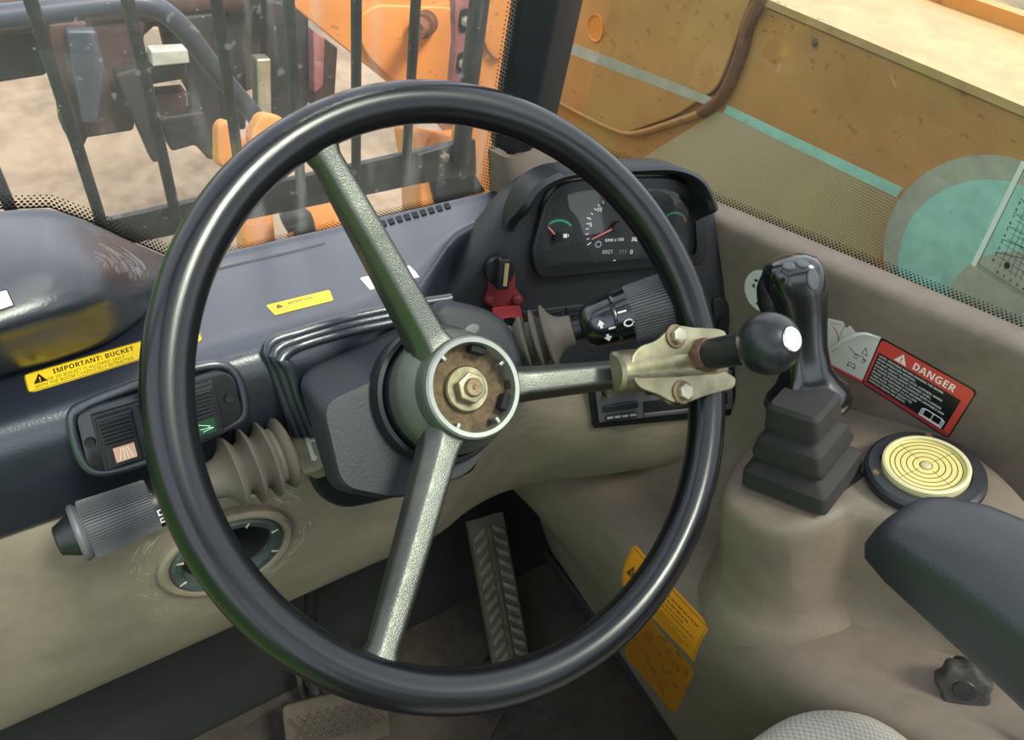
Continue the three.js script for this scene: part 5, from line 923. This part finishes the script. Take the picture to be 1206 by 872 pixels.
// load chart on the side window
{
  const pl = frame(fw(xWall(0.1) + 0.0205, 0.8, 0.1), PW.n), px = [[1206, 190], [1320, 250], [1280, 400], [1146, 312]];
  const t = print(512, 512, (x) => { x.fillStyle = '#fff'; x.fillRect(0, 0, 512, 512); }), a = print(1024, 1024, (x) => {
    x.fillStyle = '#000'; x.fillRect(0, 0, 1024, 1024); x.fillStyle = '#3c3c3c'; x.fillRect(0, 0, 30, 1024); x.fillRect(0, 994, 1024, 30);
    x.strokeStyle = '#fff'; x.fillStyle = '#fff'; x.lineWidth = 5; x.strokeRect(34, 20, 980, 966);
    x.lineWidth = 4; for (let k = 0; k < 12; k++) { x.beginPath(); x.moveTo(170, 880 - k * 60); x.lineTo(170 + 480 - k * 30, 880 - k * 60); x.stroke(); x.beginPath(); x.moveTo(200 + k * 48, 910); x.lineTo(200 + k * 48, 300 + k * 40); x.stroke(); }
    x.lineWidth = 6; for (let k = 0; k < 5; k++) { x.beginPath(); x.moveTo(120, 800 - k * 130); x.lineTo(560, 640 - k * 60); x.stroke(); x.beginPath(); x.arc(220, 880, 250 + k * 70, -1.4, -0.1); x.stroke(); }
    x.font = 'bold 40px sans-serif'; for (let k = 0; k < 10; k++) { x.fillText(String(k), 190 + k * 60, 965); x.fillText(String(k), 120, 890 - k * 62); } x.save(); x.translate(420, 820); x.rotate(-1.3); x.fillText('600 KG', 0, 0); x.restore(); x.beginPath(); x.arc(250, 850, 26, 0, 7); x.fill();
  }); a.colorSpace = THREE.NoColorSpace;
  const m = single('load_chart', 'transparent load chart sheet with black grid lines on the side window', 'chart', patch(C4(px, pl), { n: pl.n, r: 0.001, lift: 0.0004 }), mat('#1c1d1d', 0.5, { alphaMap: a, transparent: true, side: THREE.DoubleSide }));
  const P = (x, y) => on(x, y, pl).addScaledVector(pl.n, 0.0006);
  single('chart_edge', 'pale taped edge of the load chart sheet on the side window', 'tape', patch([P(1203, 190), P(1209, 192), P(1149, 314), P(1144, 311)], { n: pl.n, r: 0.0005, rows: 2 }), mat('#cfd4c9', 0.5));
}
// pale scuffs and scratches, each a thin film on the thing that is worn
function scuffTex(n, draw) { const a = print(512, 512, (x) => { x.fillStyle = '#000'; x.fillRect(0, 0, 512, 512); x.lineCap = 'round'; draw(x); }); a.colorSpace = THREE.NoColorSpace; return a; }
const scuffMat = (tex, col) => mat(col, 0.85, { alphaMap: tex, transparent: true, side: THREE.DoubleSide });
{
  const tex = scuffTex(1, (x) => {
    for (let i = 0; i < 150; i++) { const r = 120 + rnd() * 330, a0 = -0.1 + rnd() * 0.9, g = 40 + rnd() * 70; x.strokeStyle = `rgba(${g},${g},${g},0.55)`; x.lineWidth = 1 + rnd() * 9; x.beginPath(); x.arc(40, 470, r, -a0 - 0.1 - rnd() * 0.35, -a0); x.stroke(); }
  });
  const c = [[78, 258], [192, 306], [184, 352], [112, 366]].map(([x, y]) => { caster.set(EYE.clone(), ray(x, y).normalize()); const h = caster.intersectObjects(onPod, false)[0]; return h ? h.point : on(x, y, PD); });
  part('scuff_mark', patch(c, { meshes: onPod, n: PD.n, r: 0.004, lift: 0.0006, rows: 14 }), scuffMat(tex, '#b9bcc2'), onPod[0].parent, 'pale scuff marks');
  const tex2 = scuffTex(2, (x) => {
    for (let i = 0; i < 200; i++) { const a = rnd() * 6.283, r = 205 + rnd() * 45; if (Math.sin(a * 1.5 + 1) < -0.2) continue; x.strokeStyle = `rgba(200,200,200,${0.2 + rnd() * 0.5})`; x.lineWidth = 1 + rnd() * 4; x.beginPath(); x.arc(256, 256, r, a, a + 0.05 + rnd() * 0.12); x.stroke(); }
    for (let i = 0; i < 40; i++) { x.fillStyle = 'rgba(190,190,190,0.5)'; x.fillRect(20 + rnd() * 70, 200 + rnd() * 260, 1 + rnd() * 4, 2 + rnd() * 8); }
    x.globalCompositeOperation = 'source-over'; x.fillStyle = '#000'; x.beginPath(); x.arc(256, 256, 190, 0, 7); x.fill();
  });
  const q = on(268, 650, { p: fw(0, 0, 0.327), n: V(0, 0, 1) }), k = 0.078;
  part('scuff_mark', patch([V(q.x - k, q.y + k, q.z), V(q.x + k, q.y + k, q.z), V(q.x + k, q.y - k, q.z), V(q.x - k, q.y - k, q.z)], { meshes: [lowerPanel], n: V(0, 0, 1), r: 0.004, lift: 0.0006, rows: 20 }), scuffMat(tex2, '#cfc8b8'), lowerPanel.parent, 'pale scratches round the air outlet');
}
{
  const boom = scene.getObjectByName('telescopic_boom'), B = frame(V(0.95, 0.5, -0.5), V(-1, 0, 0), V(0, 1, 0)), P = (x, y, c) => B.pt(...B.loc(x, y, c), c);
  const blots = (n, f) => scuffTex(n, (x) => { for (let i = 0; i < 420; i++) { const u = rnd(), v = rnd(), k = f(u, v); if (rnd() > k) continue; const g = 60 + rnd() * 170; x.fillStyle = `rgba(${g},${g},${g},0.5)`; x.beginPath(); x.ellipse(u * 512, v * 512, 2 + rnd() * 16 * k, 2 + rnd() * 10 * k, rnd() * 3, 0, 7); x.fill(); } });
  part('rust_patch', patch([P(893, -8, 0), P(1010, 38, 0), P(985, 62, 0), P(880, 60, 0)], { n: V(-1, 0, 0), r: 0.003, lift: 0.0012 }), scuffMat(blots(5, (u, v) => Math.max(0, 1 - v * 1.1 - u * 0.5)), '#3b2419'), boom, 'dark rust along the weld and the top edge');
  part('paint_spatter', patch([P(960, 40, 0), P(1230, 150, 0), P(1230, 240, 0), P(960, 150, 0)], { n: V(-1, 0, 0), r: 0.003, lift: 0.0014 }), scuffMat(scuffTex(6, (x) => { x.fillStyle = '#bbb'; for (let i = 0; i < 260; i++) { const u = rnd() * 512, v = rnd() * 512; x.fillRect(u, v, 1 + rnd() * 1.6, 1 + rnd() * 5); } for (const u of [210, 300, 430]) for (let k = 0; k < 40; k++) x.fillRect(u + rnd() * 8, 40 + rnd() * 420, 1.5, 6 * rnd()); }), '#e0c4a0'), boom, 'pale spatter and drips');
}
settle();
renderer.render(scene, camera);
